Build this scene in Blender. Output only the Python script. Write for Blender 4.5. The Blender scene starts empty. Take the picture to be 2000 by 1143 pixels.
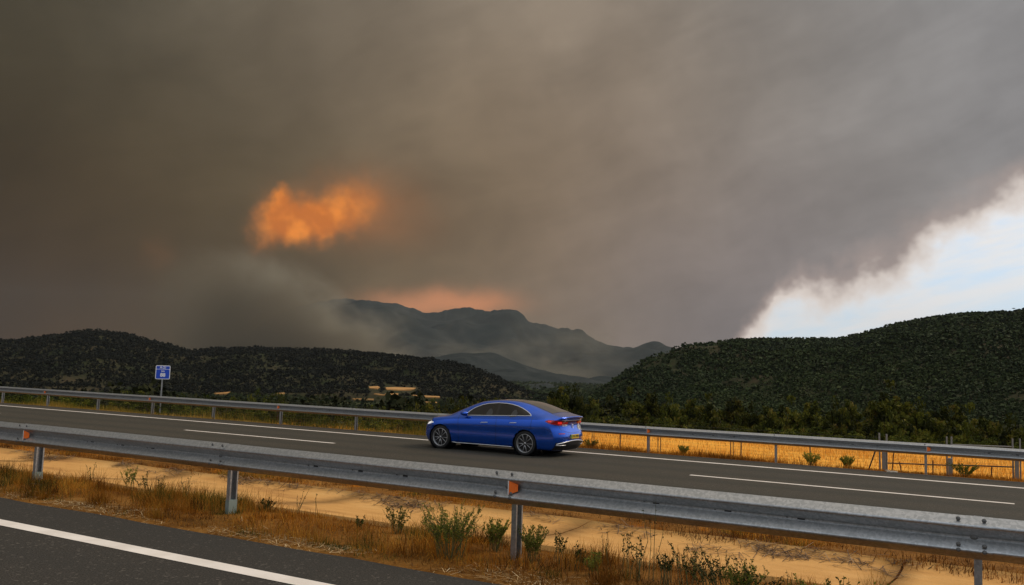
import bpy, bmesh, math, random
import numpy as np
from mathutils import Vector, Matrix, noise as mnoise
from mathutils.bvhtree import BVHTree
random.seed(7); rng = np.random.default_rng(7)
SC = bpy.context.scene
COL = SC.collection

# ------------------------------------------------------------------ camera
F_PX, PITCH, ROLL, PHI = 1701.55, 0.093039, 0.032159, 0.529266
HN, HF = 1.7823, 2.3256                 # eye above the near verge / above the far carriageway
EYE = Vector((0, 0, HN)); ZF = HN - HF  # near verge is z = 0
_fw = Vector((0, math.cos(PITCH), math.sin(PITCH))); _up = Vector((0, -math.sin(PITCH), math.cos(PITCH)))
CR = math.cos(ROLL) * Vector((1, 0, 0)) + math.sin(ROLL) * _up
CU = -math.sin(ROLL) * Vector((1, 0, 0)) + math.cos(ROLL) * _up
cam_d = bpy.data.cameras.new('camera'); cam = bpy.data.objects.new('camera', cam_d); COL.objects.link(cam)
cam_d.sensor_width = 36.0; cam_d.lens = F_PX / 2000 * 36.0; cam_d.clip_start = 0.1; cam_d.clip_end = 60000
m = Matrix.Identity(4)
for i in range(3):
    m[i][0] = CR[i]; m[i][1] = CU[i]; m[i][2] = -_fw[i]; m[i][3] = EYE[i]
cam.matrix_world = m
SC.camera = cam
DS = Vector((-math.cos(PHI), math.sin(PHI), 0)); DN = Vector((math.sin(PHI), math.cos(PHI), 0))  # along / across the road
def W(s, o, z=0.0): return DS * s + DN * o + Vector((0, 0, z))
def ray(px, py): return ((px - 1000) / F_PX * CR - (py - 571.5) / F_PX * CU + _fw)
def at_dist(px, py, D):
    r = ray(px, py); return EYE + r * (D / math.hypot(r.x, r.y))
def s_on(px, py, o):
    r = ray(px, py); P = EYE + r * (o / r.dot(DN)); return P.dot(DS), P.z
def on_plane(px, py, z):
    r = ray(px, py); P = EYE + r * ((z - EYE.z) / r.z); return P.dot(DS), P.dot(DN)
def azel(px, py):
    r = ray(px, py).normalized(); return math.degrees(math.atan2(r.x, r.y)), math.degrees(math.asin(r.z))
def lin(c):
    if isinstance(c, str):
        c = c.lstrip('#'); c = [int(c[i:i + 2], 16) for i in (0, 2, 4)]
    return [((v / 255) / 12.92 if v / 255 <= .04045 else ((v / 255 + .055) / 1.055) ** 2.4) for v in c]

# ------------------------------------------------------------------ node helper
class NT:
    def __init__(s, tree): s.t = tree; s.n = tree.nodes; s.l = tree.links
    def _in(s, sock, v):
        if v is None: return
        if isinstance(v, bpy.types.NodeSocket): s.l.new(v, sock)
        else:
            if hasattr(sock.default_value, '__len__'):
                v = list(v) if hasattr(v, '__len__') else [v] * len(sock.default_value)
                if len(v) == 3 and len(sock.default_value) == 4: v = v + [1]
            sock.default_value = v
    def node(s, typ, ins=None, **kw):
        nd = s.n.new(typ)
        for k, v in kw.items(): setattr(nd, k, v)
        for k, v in (ins or {}).items(): s._in(nd.inputs[k], v)
        return nd
    def math(s, op, a, b=None, c=None, clamp=False):
        nd = s.node('ShaderNodeMath', operation=op, use_clamp=clamp)
        s._in(nd.inputs[0], a); s._in(nd.inputs[1], b)
        if c is not None: s._in(nd.inputs[2], c)
        return nd.outputs[0]
    def vec(s, op, a, b=None, scale=None):
        nd = s.node('ShaderNodeVectorMath', operation=op)
        s._in(nd.inputs[0], a)
        if b is not None: s._in(nd.inputs[1], b)
        if scale is not None: s._in(nd.inputs['Scale'], scale)
        return nd.outputs['Value'] if op in ('DOT_PRODUCT', 'LENGTH', 'DISTANCE') else nd.outputs['Vector']
    def mix(s, f, a, b, blend='MIX'):
        nd = s.node('ShaderNodeMix', data_type='RGBA', blend_type=blend)
        s._in(nd.inputs[0], f); s._in(nd.inputs[6], a); s._in(nd.inputs[7], b); return nd.outputs[2]
    def noise(s, v, scale, detail=4, rough=.55, dist=0, out='Fac'):
        nd = s.node('ShaderNodeTexNoise', {'Vector': v, 'Scale': scale, 'Detail': detail, 'Roughness': rough, 'Distortion': dist})
        return nd.outputs[out]
    def smooth(s, v, a, b, lo=0., hi=1.):
        nd = s.node('ShaderNodeMapRange', interpolation_type='SMOOTHSTEP')
        s._in(nd.inputs[0], v); s._in(nd.inputs[1], a); s._in(nd.inputs[2], b); s._in(nd.inputs[3], lo); s._in(nd.inputs[4], hi)
        return nd.outputs[0]
    def ramp(s, v, pts):
        nd = s.node('ShaderNodeValToRGB'); s._in(nd.inputs[0], v)
        e = nd.color_ramp.elements
        while len(e) < len(pts): e.new(.5)
        for el, (p, c) in zip(e, pts):
            el.position = p; el.color = list(c) + [1]
        return nd.outputs[0]
    def xyz(s, x, y, z):
        nd = s.node('ShaderNodeCombineXYZ'); s._in(nd.inputs[0], x); s._in(nd.inputs[1], y); s._in(nd.inputs[2], z); return nd.outputs[0]

# ------------------------------------------------------------------ sky
SUN_EL, SUN_AZ = 42.0, 75.0             # degrees; azimuth clockwise from the viewing direction
world = bpy.data.worlds.new('World'); SC.world = world; world.use_nodes = True
w = NT(world.node_tree); w.n.clear()
tc = w.node('ShaderNodeTexCoord').outputs['Generated']
dirv = w.vec('NORMALIZE', tc)
# churning: bend the direction by noise before looking the smoke's tone up
wn = w.noise(dirv, 2.2, 3, .6, out='Color'); wn = w.vec('SUBTRACT', wn, (.5, .5, .5))
wv = w.vec('NORMALIZE', w.vec('ADD', dirv, w.vec('SCALE', wn, scale=.16)))
HAZE = 3.2e-5
SKY = [  # px, py, tone of the smoke cover there
 (-200,0,'#3b3b36'),(0,0,'#474741'),(300,0,'#5b5b57'),(600,0,'#6c6b67'),(900,0,'#7b7a77'),(1250,0,'#85827f'),(1600,0,'#898888'),(2000,0,'#8c8b8c'),
 (0,150,'#43433b'),(300,150,'#55534a'),(600,150,'#67635a'),(900,150,'#756f68'),(1200,150,'#7c756e'),(1600,150,'#83807e'),(2000,150,'#868587'),
 (-200,300,'#37362e'),(0,300,'#3f3e34'),(280,300,'#4a483d'),(440,290,'#615a4d'),(570,310,'#5a5347'),(800,300,'#74695c'),(1100,300,'#7c7164'),(1400,300,'#7e766c'),(1700,300,'#817d7a'),(2000,290,'#878688'),
 (-200,450,'#3a3428'),(0,450,'#3d372b'),(200,440,'#4a4437'),(400,440,'#5a5243'),(800,450,'#6e6252'),(1000,450,'#746858'),(1300,450,'#746b5f'),(1580,450,'#77736f'),
 (0,560,'#3b3126'),(200,560,'#41372b'),(400,560,'#4c4538'),(600,550,'#565041'),(800,530,'#62594b'),(1000,545,'#6b6154'),(1200,540,'#716860'),(1380,540,'#74716e'),(1450,610,'#686b80'),(1390,620,'#70717e'),
 (-100,640,'#4b3a28'),(100,655,'#4c3b29'),(300,640,'#42372b'),(450,640,'#46433a'),(600,630,'#4b4941'),(760,620,'#625a4e'),(1080,600,'#887768'),(1200,640,'#7d7570'),(1340,640,'#797980'),(1420,660,'#777983'),
 (1000,-450,'#94928f'),(100,-450,'#666662'),(1900,-450,'#a8a8a8'),(1000,-1500,'#b9b8b6'),(-300,-1500,'#a3a29f'),(2300,-1500,'#cdcdcc'),(1000,-6000,'#d2d2d1')]  # unseen tones above the frame, brightened so more light falls from overhead
KV = 75.0
num = None; den = None
for px, py, c in SKY:
    r = ray(px, py).normalized()
    T_ = math.exp(-HAZE * min(720 / max(r.z, .05), 9300)); tg = lin(c)       # the smoke is seen through the valley haze
    wm = float(np.interp(px, [1250, 1750], [1, 0])); dk = float(np.interp(px, [-50, 420, 700, 1100], [.80, .93, 1.0, 1.05])); tg = [tg[0] * dk * (1 + .12 * wm), tg[1] * dk, tg[2] * dk * (1 - .14 * wm)]
    tg = [max((v - .085 * (1 - T_)) / T_, v * .30) for v in tg]
    d = w.vec('DOT_PRODUCT', wv, tuple(r))
    e = w.math('EXPONENT', w.math('MULTIPLY_ADD', d, KV, -KV))
    cv = w.vec('SCALE', tuple(tg), scale=e)
    num = cv if num is None else w.vec('ADD', num, cv)
    den = e if den is None else w.math('ADD', den, e)
num = w.vec('ADD', num, tuple(v * 1e-9 for v in lin('#828180'))); den = w.math('ADD', den, 1e-9)
smoke = w.vec('SCALE', num, scale=w.math('DIVIDE', 1.0, den))
# soft billows, and finer curdling
b1 = w.noise(wv, 3.6, 4, .58); b2 = w.noise(wv, 10, 4, .62)
bill = w.math('MULTIPLY_ADD', w.math('SUBTRACT', b1, .5), .95, 1.0)
bill = w.math('ADD', bill, w.math('MULTIPLY', w.math('SUBTRACT', b2, .5), .34))
AZ0 = w.math('MULTIPLY', w.math('ARCTAN2', w.node('ShaderNodeSeparateXYZ', {0: wv}).outputs[0], w.node('ShaderNodeSeparateXYZ', {0: wv}).outputs[1]), 57.29578)
EL0 = w.math('MULTIPLY', w.math('ARCSINE', w.node('ShaderNodeSeparateXYZ', {0: wv}).outputs[2]), 57.29578)
b3 = w.noise(w.xyz(w.math('MULTIPLY', w.math('ADD', AZ0, w.math('MULTIPLY', EL0, .3)), .045), w.math('MULTIPLY', w.math('SUBTRACT', EL0, w.math('MULTIPLY', AZ0, .32)), .16), 3.0), 1.5, 4, .6)
bill = w.math('MULTIPLY', bill, w.math('MULTIPLY_ADD', w.math('SUBTRACT', b3, .5), .55, 1.0))
smoke = w.vec('SCALE', smoke, scale=bill)
sep = w.node('ShaderNodeSeparateXYZ', {0: dirv}).outputs
AZ = w.math('MULTIPLY', w.math('ARCTAN2', sep[0], sep[1]), 57.29578)
EL = w.math('MULTIPLY', w.math('ARCSINE', sep[2]), 57.29578)
fn1 = w.vec('SUBTRACT', w.noise(dirv, 7, 4, .62, out='Color'), (.5, .5, .5))
fn2 = w.vec('SUBTRACT', w.noise(dirv, 26, 3, .6, out='Color'), (.5, .5, .5))
f1 = w.node('ShaderNodeSeparateXYZ', {0: fn1}).outputs; f2 = w.node('ShaderNodeSeparateXYZ', {0: fn2}).outputs
def warp(ax, a1, a2):
    return w.math('ADD', ax[0], w.math('ADD', w.math('MULTIPLY', f1[ax[1]], a1), w.math('MULTIPLY', f2[ax[1]], a2)))
def blob(px, py, sx, sy, a1=3.0, a2=1.6, rot=0.0):
    a0, e0 = azel(px, py); k = 180 / math.pi / F_PX
    u = w.math('SUBTRACT', warp((AZ, 0), a1, a2), a0); v = w.math('SUBTRACT', warp((EL, 1), a1, a2), e0)
    c_, s_ = math.cos(rot), math.sin(rot)
    U = w.math('ADD', w.math('MULTIPLY', u, c_), w.math('MULTIPLY', v, s_)); V = w.math('SUBTRACT', w.math('MULTIPLY', v, c_), w.math('MULTIPLY', u, s_))
    q = w.math('ADD', w.math('POWER', w.math('ABSOLUTE', w.math('DIVIDE', U, sx * k)), 2.0), w.math('POWER', w.math('ABSOLUTE', w.math('DIVIDE', V, sy * k)), 2.0))
    return w.math('EXPONENT', w.math('MULTIPLY', q, -.5))
# the sun's glow coming through a gap in the plume
core = w.math('ADD', w.math('ADD', blob(578, 437, 48, 27, 3.0, 1.7), w.math('MULTIPLY', blob(662, 408, 60, 34, 3.2, 1.6, .25), .72)), w.math('MULTIPLY', blob(546, 393, 14, 22, 2.6, 2.0), .7))
core = w.math('MULTIPLY', core, w.smooth(f2[2], -.30, .22, .80, 1.10))
core = w.smooth(core, .13, .98)
halo = w.math('ADD', w.math('MULTIPLY', blob(670, 395, 62, 34, 3, 1.5, .2), .55), w.math('MULTIPLY', blob(740, 425, 75, 42), .20))
halo = w.math('ADD', halo, w.math('MULTIPLY', blob(514, 432, 13, 28, 2.6, 2.6), .5))
halo = w.math('ADD', halo, w.math('MULTIPLY', blob(305, 492, 16, 20), .07))
smoke = w.mix(halo, smoke, lin('#bb7440'))
corec = w.mix(w.smooth(w.noise(dirv, 34, 2, .6), .35, .65), lin('#cf7430'), lin('#f9933a'))
smoke = w.mix(w.math('MULTIPLY', core, .90), smoke, corec)
band = w.math('MULTIPLY', w.math('ADD', blob(815, 594, 62, 17, 1.6, .8), blob(930, 588, 55, 15, 1.6, .8)), .8, clamp=True)
smoke = w.mix(band, smoke, lin('#d08c62'))
# clear sky low on the right, all round behind the photographer
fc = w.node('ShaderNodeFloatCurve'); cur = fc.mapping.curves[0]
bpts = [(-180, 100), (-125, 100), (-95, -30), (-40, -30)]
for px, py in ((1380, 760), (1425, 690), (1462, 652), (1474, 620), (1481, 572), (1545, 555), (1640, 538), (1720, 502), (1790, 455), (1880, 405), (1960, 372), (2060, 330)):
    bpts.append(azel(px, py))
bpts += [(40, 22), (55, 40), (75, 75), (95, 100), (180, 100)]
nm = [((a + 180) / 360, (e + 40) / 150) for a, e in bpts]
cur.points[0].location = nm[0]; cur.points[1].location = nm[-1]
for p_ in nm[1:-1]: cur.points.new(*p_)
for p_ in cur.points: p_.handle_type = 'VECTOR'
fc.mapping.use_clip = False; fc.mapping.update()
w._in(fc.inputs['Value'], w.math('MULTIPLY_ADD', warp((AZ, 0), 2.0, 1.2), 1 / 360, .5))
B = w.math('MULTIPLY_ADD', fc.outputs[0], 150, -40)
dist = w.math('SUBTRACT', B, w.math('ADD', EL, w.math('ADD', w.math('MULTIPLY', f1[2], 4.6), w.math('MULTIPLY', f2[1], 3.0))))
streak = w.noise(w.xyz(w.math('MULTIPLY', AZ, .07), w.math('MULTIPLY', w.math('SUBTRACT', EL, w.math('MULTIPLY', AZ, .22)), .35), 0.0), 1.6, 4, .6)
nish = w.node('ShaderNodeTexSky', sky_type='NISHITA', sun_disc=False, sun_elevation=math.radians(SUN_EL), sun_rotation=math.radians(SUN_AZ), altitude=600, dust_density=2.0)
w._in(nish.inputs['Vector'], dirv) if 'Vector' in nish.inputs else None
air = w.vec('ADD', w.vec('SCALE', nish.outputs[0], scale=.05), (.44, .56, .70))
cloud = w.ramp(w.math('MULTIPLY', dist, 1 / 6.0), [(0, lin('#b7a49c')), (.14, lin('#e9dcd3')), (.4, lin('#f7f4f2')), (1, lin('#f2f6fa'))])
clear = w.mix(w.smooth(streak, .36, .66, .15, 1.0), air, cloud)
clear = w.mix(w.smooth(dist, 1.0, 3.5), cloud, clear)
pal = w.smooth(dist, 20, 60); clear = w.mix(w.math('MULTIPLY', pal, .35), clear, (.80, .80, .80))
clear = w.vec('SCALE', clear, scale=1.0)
over = w.math('MULTIPLY_ADD', w.math('MAXIMUM', sep[2], 0.0), .95, .27)    # shapes the light: unseen sky dimmed low, raised overhead, away from the bright gap
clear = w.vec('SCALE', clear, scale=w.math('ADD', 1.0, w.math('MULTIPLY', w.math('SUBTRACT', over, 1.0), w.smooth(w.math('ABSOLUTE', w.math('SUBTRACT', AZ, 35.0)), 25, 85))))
soft = w.smooth(AZ, 15, 26)
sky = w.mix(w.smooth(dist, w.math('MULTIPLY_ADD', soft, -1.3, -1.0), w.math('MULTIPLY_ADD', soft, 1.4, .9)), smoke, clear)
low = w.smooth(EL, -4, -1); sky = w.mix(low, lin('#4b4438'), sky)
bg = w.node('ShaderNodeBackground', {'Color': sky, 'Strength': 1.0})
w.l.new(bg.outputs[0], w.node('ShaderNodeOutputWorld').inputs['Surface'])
world.cycles.sampling_method = 'MANUAL'; world.cycles.sample_map_resolution = 512

sl = bpy.data.lights.new('sun', 'SUN'); sl.energy = 1.5; sl.angle = math.radians(24); sl.color = (1, .79, .56)
so = bpy.data.objects.new('sun', sl); COL.objects.link(so)
a_, e_ = math.radians(SUN_AZ), math.radians(SUN_EL)
so.rotation_euler = Vector((math.sin(a_) * math.cos(e_), math.cos(a_) * math.cos(e_), math.sin(e_))).to_track_quat('Z', 'Y').to_euler()
SC.view_settings.view_transform = 'Standard'; SC.view_settings.look = 'None'; SC.view_settings.gamma = 1
SC.view_settings.exposure = 0.0
SC.render.engine = 'CYCLES'
SC.cycles.max_bounces = 4; SC.cycles.diffuse_bounces = 2; SC.cycles.glossy_bounces = 2; SC.cycles.volume_bounces = 1; SC.cycles.transparent_max_bounces = 12
SC.cycles.use_denoising = True

# ------------------------------------------------------------------ object helpers
def tag(o, label=None, cat=None, group=None, kind=None):
    if label: o['label'] = label
    if cat: o['category'] = cat
    if group: o['group'] = group
    if kind: o['kind'] = kind
    return o
def link(name, me, mat=None, parent=None):
    o = bpy.data.objects.new(name, me); COL.objects.link(o)
    if mat is not None and not me.materials:
        for q in (mat if isinstance(mat, (list, tuple)) else [mat]): me.materials.append(q)
    if parent: o.parent = parent
    return o
def empty(name, loc=(0, 0, 0), rz=0):
    o = bpy.data.objects.new(name, None); COL.objects.link(o); o.location = loc; o.rotation_euler = (0, 0, rz); o.empty_display_size = .2
    return o
def mesh_np(name, V, Fq, tint=None, smooth=False, mi=None):
    """V (n,3); Fq (m,k) equal sized faces"""
    V = np.asarray(V, dtype=np.float32); Fq = np.asarray(Fq, dtype=np.int32); k = Fq.shape[1]
    me = bpy.data.meshes.new(name)
    me.vertices.add(len(V)); me.vertices.foreach_set('co', V.ravel())
    me.loops.add(Fq.size); me.loops.foreach_set('vertex_index', Fq.ravel())
    me.polygons.add(len(Fq)); me.polygons.foreach_set('loop_start', np.arange(0, Fq.size, k, dtype=np.int32))
    if smooth: me.polygons.foreach_set('use_smooth', np.ones(len(Fq), dtype=bool))
    if mi is not None: me.polygons.foreach_set('material_index', np.asarray(mi, dtype=np.int32))
    me.update(calc_edges=True)
    if tint is not None:
        a = me.attributes.new('tint', 'FLOAT', 'POINT'); a.data.foreach_set('value', np.asarray(tint, dtype=np.float32))
    return me
class MB:
    def __init__(s): s.v = []; s.f = []
    def add(s, vs, fs):
        b = len(s.v); s.v += [tuple(v) for v in vs]; s.f += [tuple(b + i for i in f) for f in fs]; return s
    def box(s, c, h, M=None):
        vs = [Vector((sx * h[0], sy * h[1], sz * h[2])) for sx in (-1, 1) for sy in (-1, 1) for sz in (-1, 1)]
        vs = [(M @ v if M else v) + Vector(c) for v in vs]
        return s.add(vs, [(0, 1, 3, 2), (4, 6, 7, 5), (0, 4, 5, 1), (2, 3, 7, 6), (0, 2, 6, 4), (1, 5, 7, 3)])
    def tube(s, pts, r, n=6, cap=True):
        pts = [Vector(p) for p in pts]; rr = r if hasattr(r, '__len__') else [r] * len(pts)
        vs = []; fs = []; prev = None
        for i, p in enumerate(pts):
            t = (pts[min(i + 1, len(pts) - 1)] - pts[max(i - 1, 0)])
            t = t.normalized() if t.length > 1e-9 else Vector((0, 0, 1))
            a = prev if prev is not None else (Vector((0, 0, 1)) if abs(t.z) < .9 else Vector((1, 0, 0)))
            a = (a - t * a.dot(t)); a = a.normalized() if a.length > 1e-6 else t.orthogonal().normalized(); prev = a
            b = t.cross(a)
            for j in range(n):
                th = 2 * math.pi * j / n; vs.append(p + (a * math.cos(th) + b * math.sin(th)) * rr[i])
            if i:
                for j in range(n):
                    fs.append(((i - 1) * n + j, (i - 1) * n + (j + 1) % n, i * n + (j + 1) % n, i * n + j))
        if cap: fs += [tuple(range(n))[::-1], tuple((len(pts) - 1) * n + j for j in range(n))]
        return s.add(vs, fs)
    def mesh(s, name, smooth=False):
        me = bpy.data.meshes.new(name); me.from_pydata(s.v, [], s.f); me.update()
        if smooth:
            for p in me.polygons: p.use_smooth = True
        return me
    def build(s, name, mat, parent=None, smooth=False): return link(name, s.mesh(name, smooth), mat, parent)

# ------------------------------------------------------------------ materials
def material(name):
    mt = bpy.data.materials.new(name); mt.use_nodes = True; t = NT(mt.node_tree); t.n.clear()
    b = t.node('ShaderNodeBsdfPrincipled'); o = t.node('ShaderNodeOutputMaterial'); t.l.new(b.outputs[0], o.inputs['Surface'])
    return mt, t, b, o
def simple(name, col, rough=.5, metal=0., var=.12, scale=8., bump=0., coat=0., spec=.5, emit=None):
    mt, t, b, o = material(name)
    P = t.node('ShaderNodeTexCoord').outputs['Object']
    nz = t.noise(P, scale, 4)
    c = t.mix(nz, [v * (1 - var) for v in col], [v * (1 + var) for v in col]); t._in(b.inputs['Base Color'], c)
    t._in(b.inputs['Roughness'], t.math('MULTIPLY_ADD', t.noise(P, scale * 2.3, 3), .16, rough - .08)); b.inputs['Metallic'].default_value = metal
    b.inputs['Coat Weight'].default_value = coat; b.inputs['Specular IOR Level'].default_value = spec
    if emit: b.inputs['Emission Color'].default_value = list(emit[0]) + [1]; b.inputs['Emission Strength'].default_value = emit[1]
    if bump: t.l.new(t.node('ShaderNodeBump', {'Strength': .6, 'Distance': bump, 'Height': nz}).outputs[0], b.inputs['Normal'])
    return mt
def road_co(t):   # position in metres: along the road, across it, up
    P = t.node('ShaderNodeNewGeometry').outputs['Position']
    return t.xyz(t.vec('DOT_PRODUCT', P, tuple(DS)), t.vec('DOT_PRODUCT', P, tuple(DN)), t.vec('DOT_PRODUCT', P, (0, 0, 1))), P
def m_asphalt(name, base, tracks):
    mt, t, b, o = material(name); R, P = road_co(t)
    grit = t.noise(P, 62, 3, .75); grit2 = t.noise(P, 24, 3, .6); big = t.noise(t.vec('MULTIPLY', R, (.10, .9, 1)), 1.0, 5, .6)
    v = t.node('ShaderNodeTexVoronoi', {'Vector': P, 'Scale': 44.0}); chip = t.smooth(v.outputs['Color'], .80, .93)
    c = t.mix(t.smooth(grit, .35, .66), [x * .38 for x in base], [x * 1.75 for x in base])
    c = t.mix(t.math('MULTIPLY', chip, .5), c, (.22, .19, .155))
    c = t.mix(t.math('MULTIPLY', t.math('SUBTRACT', grit2, .3), .5), c, [x * .8 for x in base])
    c = t.mix(t.smooth(big, .35, .65, 0, .38), c, [base[0] * .72, base[1] * .80, base[2] * .86])
    if tracks:  # polished wheel paths
        so = t.node('ShaderNodeSeparateXYZ', {0: R}).outputs[1]
        for o0 in tracks:
            k = t.math('EXPONENT', t.math('MULTIPLY', t.math('POWER', t.math('ABSOLUTE', t.math('DIVIDE', t.math('SUBTRACT', so, o0), .38)), 2.0), -1.0))
            c = t.mix(t.math('MULTIPLY', k, .6), c, [base[0] * .62, base[1] * .72, base[2] * .74])
    t._in(b.inputs['Base Color'], c); b.inputs['Roughness'].default_value = .88; b.inputs['Specular IOR Level'].default_value = .3
    t.l.new(t.node('ShaderNodeBump', {'Strength': .8, 'Distance': .006, 'Height': t.math('ADD', grit, grit2)}).outputs[0], b.inputs['Normal'])
    return mt
def m_paint():
    mt, t, b, o = material('road_paint'); R, P = road_co(t)
    n1 = t.noise(P, 48, 5, .7); n2 = t.noise(P, 2.5, 4)
    wear = t.smooth(n1, .66, .73)
    c = t.mix(t.smooth(n2, .3, .7), (.76, .69, .61), (.90, .83, .75)); c = t.mix(t.math('MULTIPLY', wear, .65), c, (.12, .11, .10))
    t._in(b.inputs['Base Color'], c); b.inputs['Roughness'].default_value = .7
    t.l.new(t.node('ShaderNodeBump', {'Strength': .5, 'Distance': .004, 'Height': n1}).outputs[0], b.inputs['Normal'])
    return mt
def m_concrete():
    mt, t, b, o = material('ditch_concrete'); R, P = road_co(t)
    n1 = t.noise(t.vec('MULTIPLY', R, (.55, 1.6, 1)), 1.3, 6, .62); n2 = t.noise(P, 22, 5, .65); n3 = t.noise(t.vec('MULTIPLY', R, (.5, 5, 1)), 2.2, 6, .7, 1.5)
    c = t.ramp(n1, [(.28, (.42, .205, .062)), (.45, (.61, .315, .092)), (.62, (.69, .375, .118)), (.75, (.71, .42, .15))])
    c = t.mix(t.smooth(n2, .55, .75, 0, .45), c, (.33, .20, .10))
    c = t.mix(t.smooth(n3, .60, .74, 0, .40), c, (.30, .18, .10))
    sp = t.smooth(t.noise(P, 60, 2), .68, .74); c = t.mix(t.math('MULTIPLY', sp, .6), c, (.12, .07, .04))
    t._in(b.inputs['Base Color'], c); b.inputs['Roughness'].default_value = .9; b.inputs['Specular IOR Level'].default_value = .2
    t.l.new(t.node('ShaderNodeBump', {'Strength': .7, 'Distance': .012, 'Height': t.math('ADD', n2, t.math('MULTIPLY', n3, .35))}).outputs[0], b.inputs['Normal'])
    return mt
def m_soil(name, cols, scale=1.0, bump=.03):
    mt, t, b, o = material(name); R, P = road_co(t)
    n = t.noise(P, .8 * scale, 8, .65); n2 = t.noise(P, 14 * scale, 5, .7)
    v = t.math('ADD', t.math('MULTIPLY', n, .6), t.math('MULTIPLY', n2, .4))
    t._in(b.inputs['Base Color'], t.ramp(v, [(.32 + .36 * i / (len(cols) - 1), c) for i, c in enumerate(cols)]))
    b.inputs['Roughness'].default_value = .95; b.inputs['Specular IOR Level'].default_value = .1
    t.l.new(t.node('ShaderNodeBump', {'Strength': .8, 'Distance': bump, 'Height': v}).outputs[0], b.inputs['Normal'])
    return mt
def m_field():
    mt, t, b, o = material('wheat_field'); R, P = road_co(t)
    rows = t.noise(t.vec('MULTIPLY', R, (.06, 2.6, 1)), 1.0, 4, .7); patch = t.noise(t.vec('MULTIPLY', R, (.07, .22, 1)), 1.0, 5, .6); fine = t.noise(P, 9, 4, .7)
    c = t.ramp(patch, [(.3, (.80, .31, .030)), (.48, (.95, .41, .045)), (.62, (1.0, .48, .065)), (.75, (1.0, .58, .13))])
    c = t.mix(t.smooth(rows, .58, .74, 0, .55), c, (.45, .19, .025)); c = t.mix(t.smooth(fine, .55, .75, 0, .25), c, (.42, .20, .04))
    t._in(b.inputs['Base Color'], c); b.inputs['Roughness'].default_value = .9; b.inputs['Specular IOR Level'].default_value = .15
    t.l.new(t.node('ShaderNodeBump', {'Strength': .9, 'Distance': .08, 'Height': fine}).outputs[0], b.inputs['Normal'])
    return mt
def m_tint(name, cols, rough=.85, trans=.0, spec=.15):
    """leaves and blades: each face's own colour comes from its 'tint' value"""
    mt, t, b, o = material(name)
    a = t.node('ShaderNodeAttribute', attribute_name='tint').outputs['Fac']
    oi = t.node('ShaderNodeObjectInfo').outputs['Random']
    c = t.ramp(a, [(i / (len(cols) - 1), q) for i, q in enumerate(cols)])
    c = t.vec('SCALE', c, scale=t.math('MULTIPLY_ADD', oi, .9, .55))
    t._in(b.inputs['Base Color'], c); b.inputs['Roughness'].default_value = rough; b.inputs['Specular IOR Level'].default_value = spec
    if trans:
        tr = t.node('ShaderNodeBsdfTranslucent', {'Color': c}); mx = t.node('ShaderNodeMixShader', {0: trans})
        t.l.new(b.outputs[0], mx.inputs[1]); t.l.new(tr.outputs[0], mx.inputs[2]); t.l.new(mx.outputs[0], o.inputs['Surface'])
    return mt
def m_galv(name, k=1.0):
    mt, t, b, o = material(name); R, P = road_co(t)
    v = t.node('ShaderNodeTexVoronoi', {'Vector': t.vec('ADD', P, t.vec('SCALE', t.noise(P, 30, 3, out='Color'), scale=.03)), 'Scale': 50.0}).outputs['Color']
    n = t.noise(t.vec('MULTIPLY', R, (.5, 3, 6)), 2.5, 6, .65); n2 = t.noise(P, 90, 4, .7)
    c = t.mix(t.smooth(v, .2, .8), (.42 * k, .435 * k, .44 * k), (.56 * k, .57 * k, .575 * k))
    c = t.mix(t.smooth(n, .42, .75, 0, .40), c, (.32 * k, .325 * k, .32 * k)); c = t.mix(t.smooth(n2, .58, .75, 0, .30), c, (.74 * k, .74 * k, .74 * k))
    t._in(b.inputs['Base Color'], c); b.inputs['Metallic'].default_value = .8
    t._in(b.inputs['Roughness'], t.smooth(n, .3, .8, .34, .50))
    t.l.new(t.node('ShaderNodeBump', {'Strength': .25, 'Distance': .002, 'Height': n2}).outputs[0], b.inputs['Normal'])
    return mt
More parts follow.
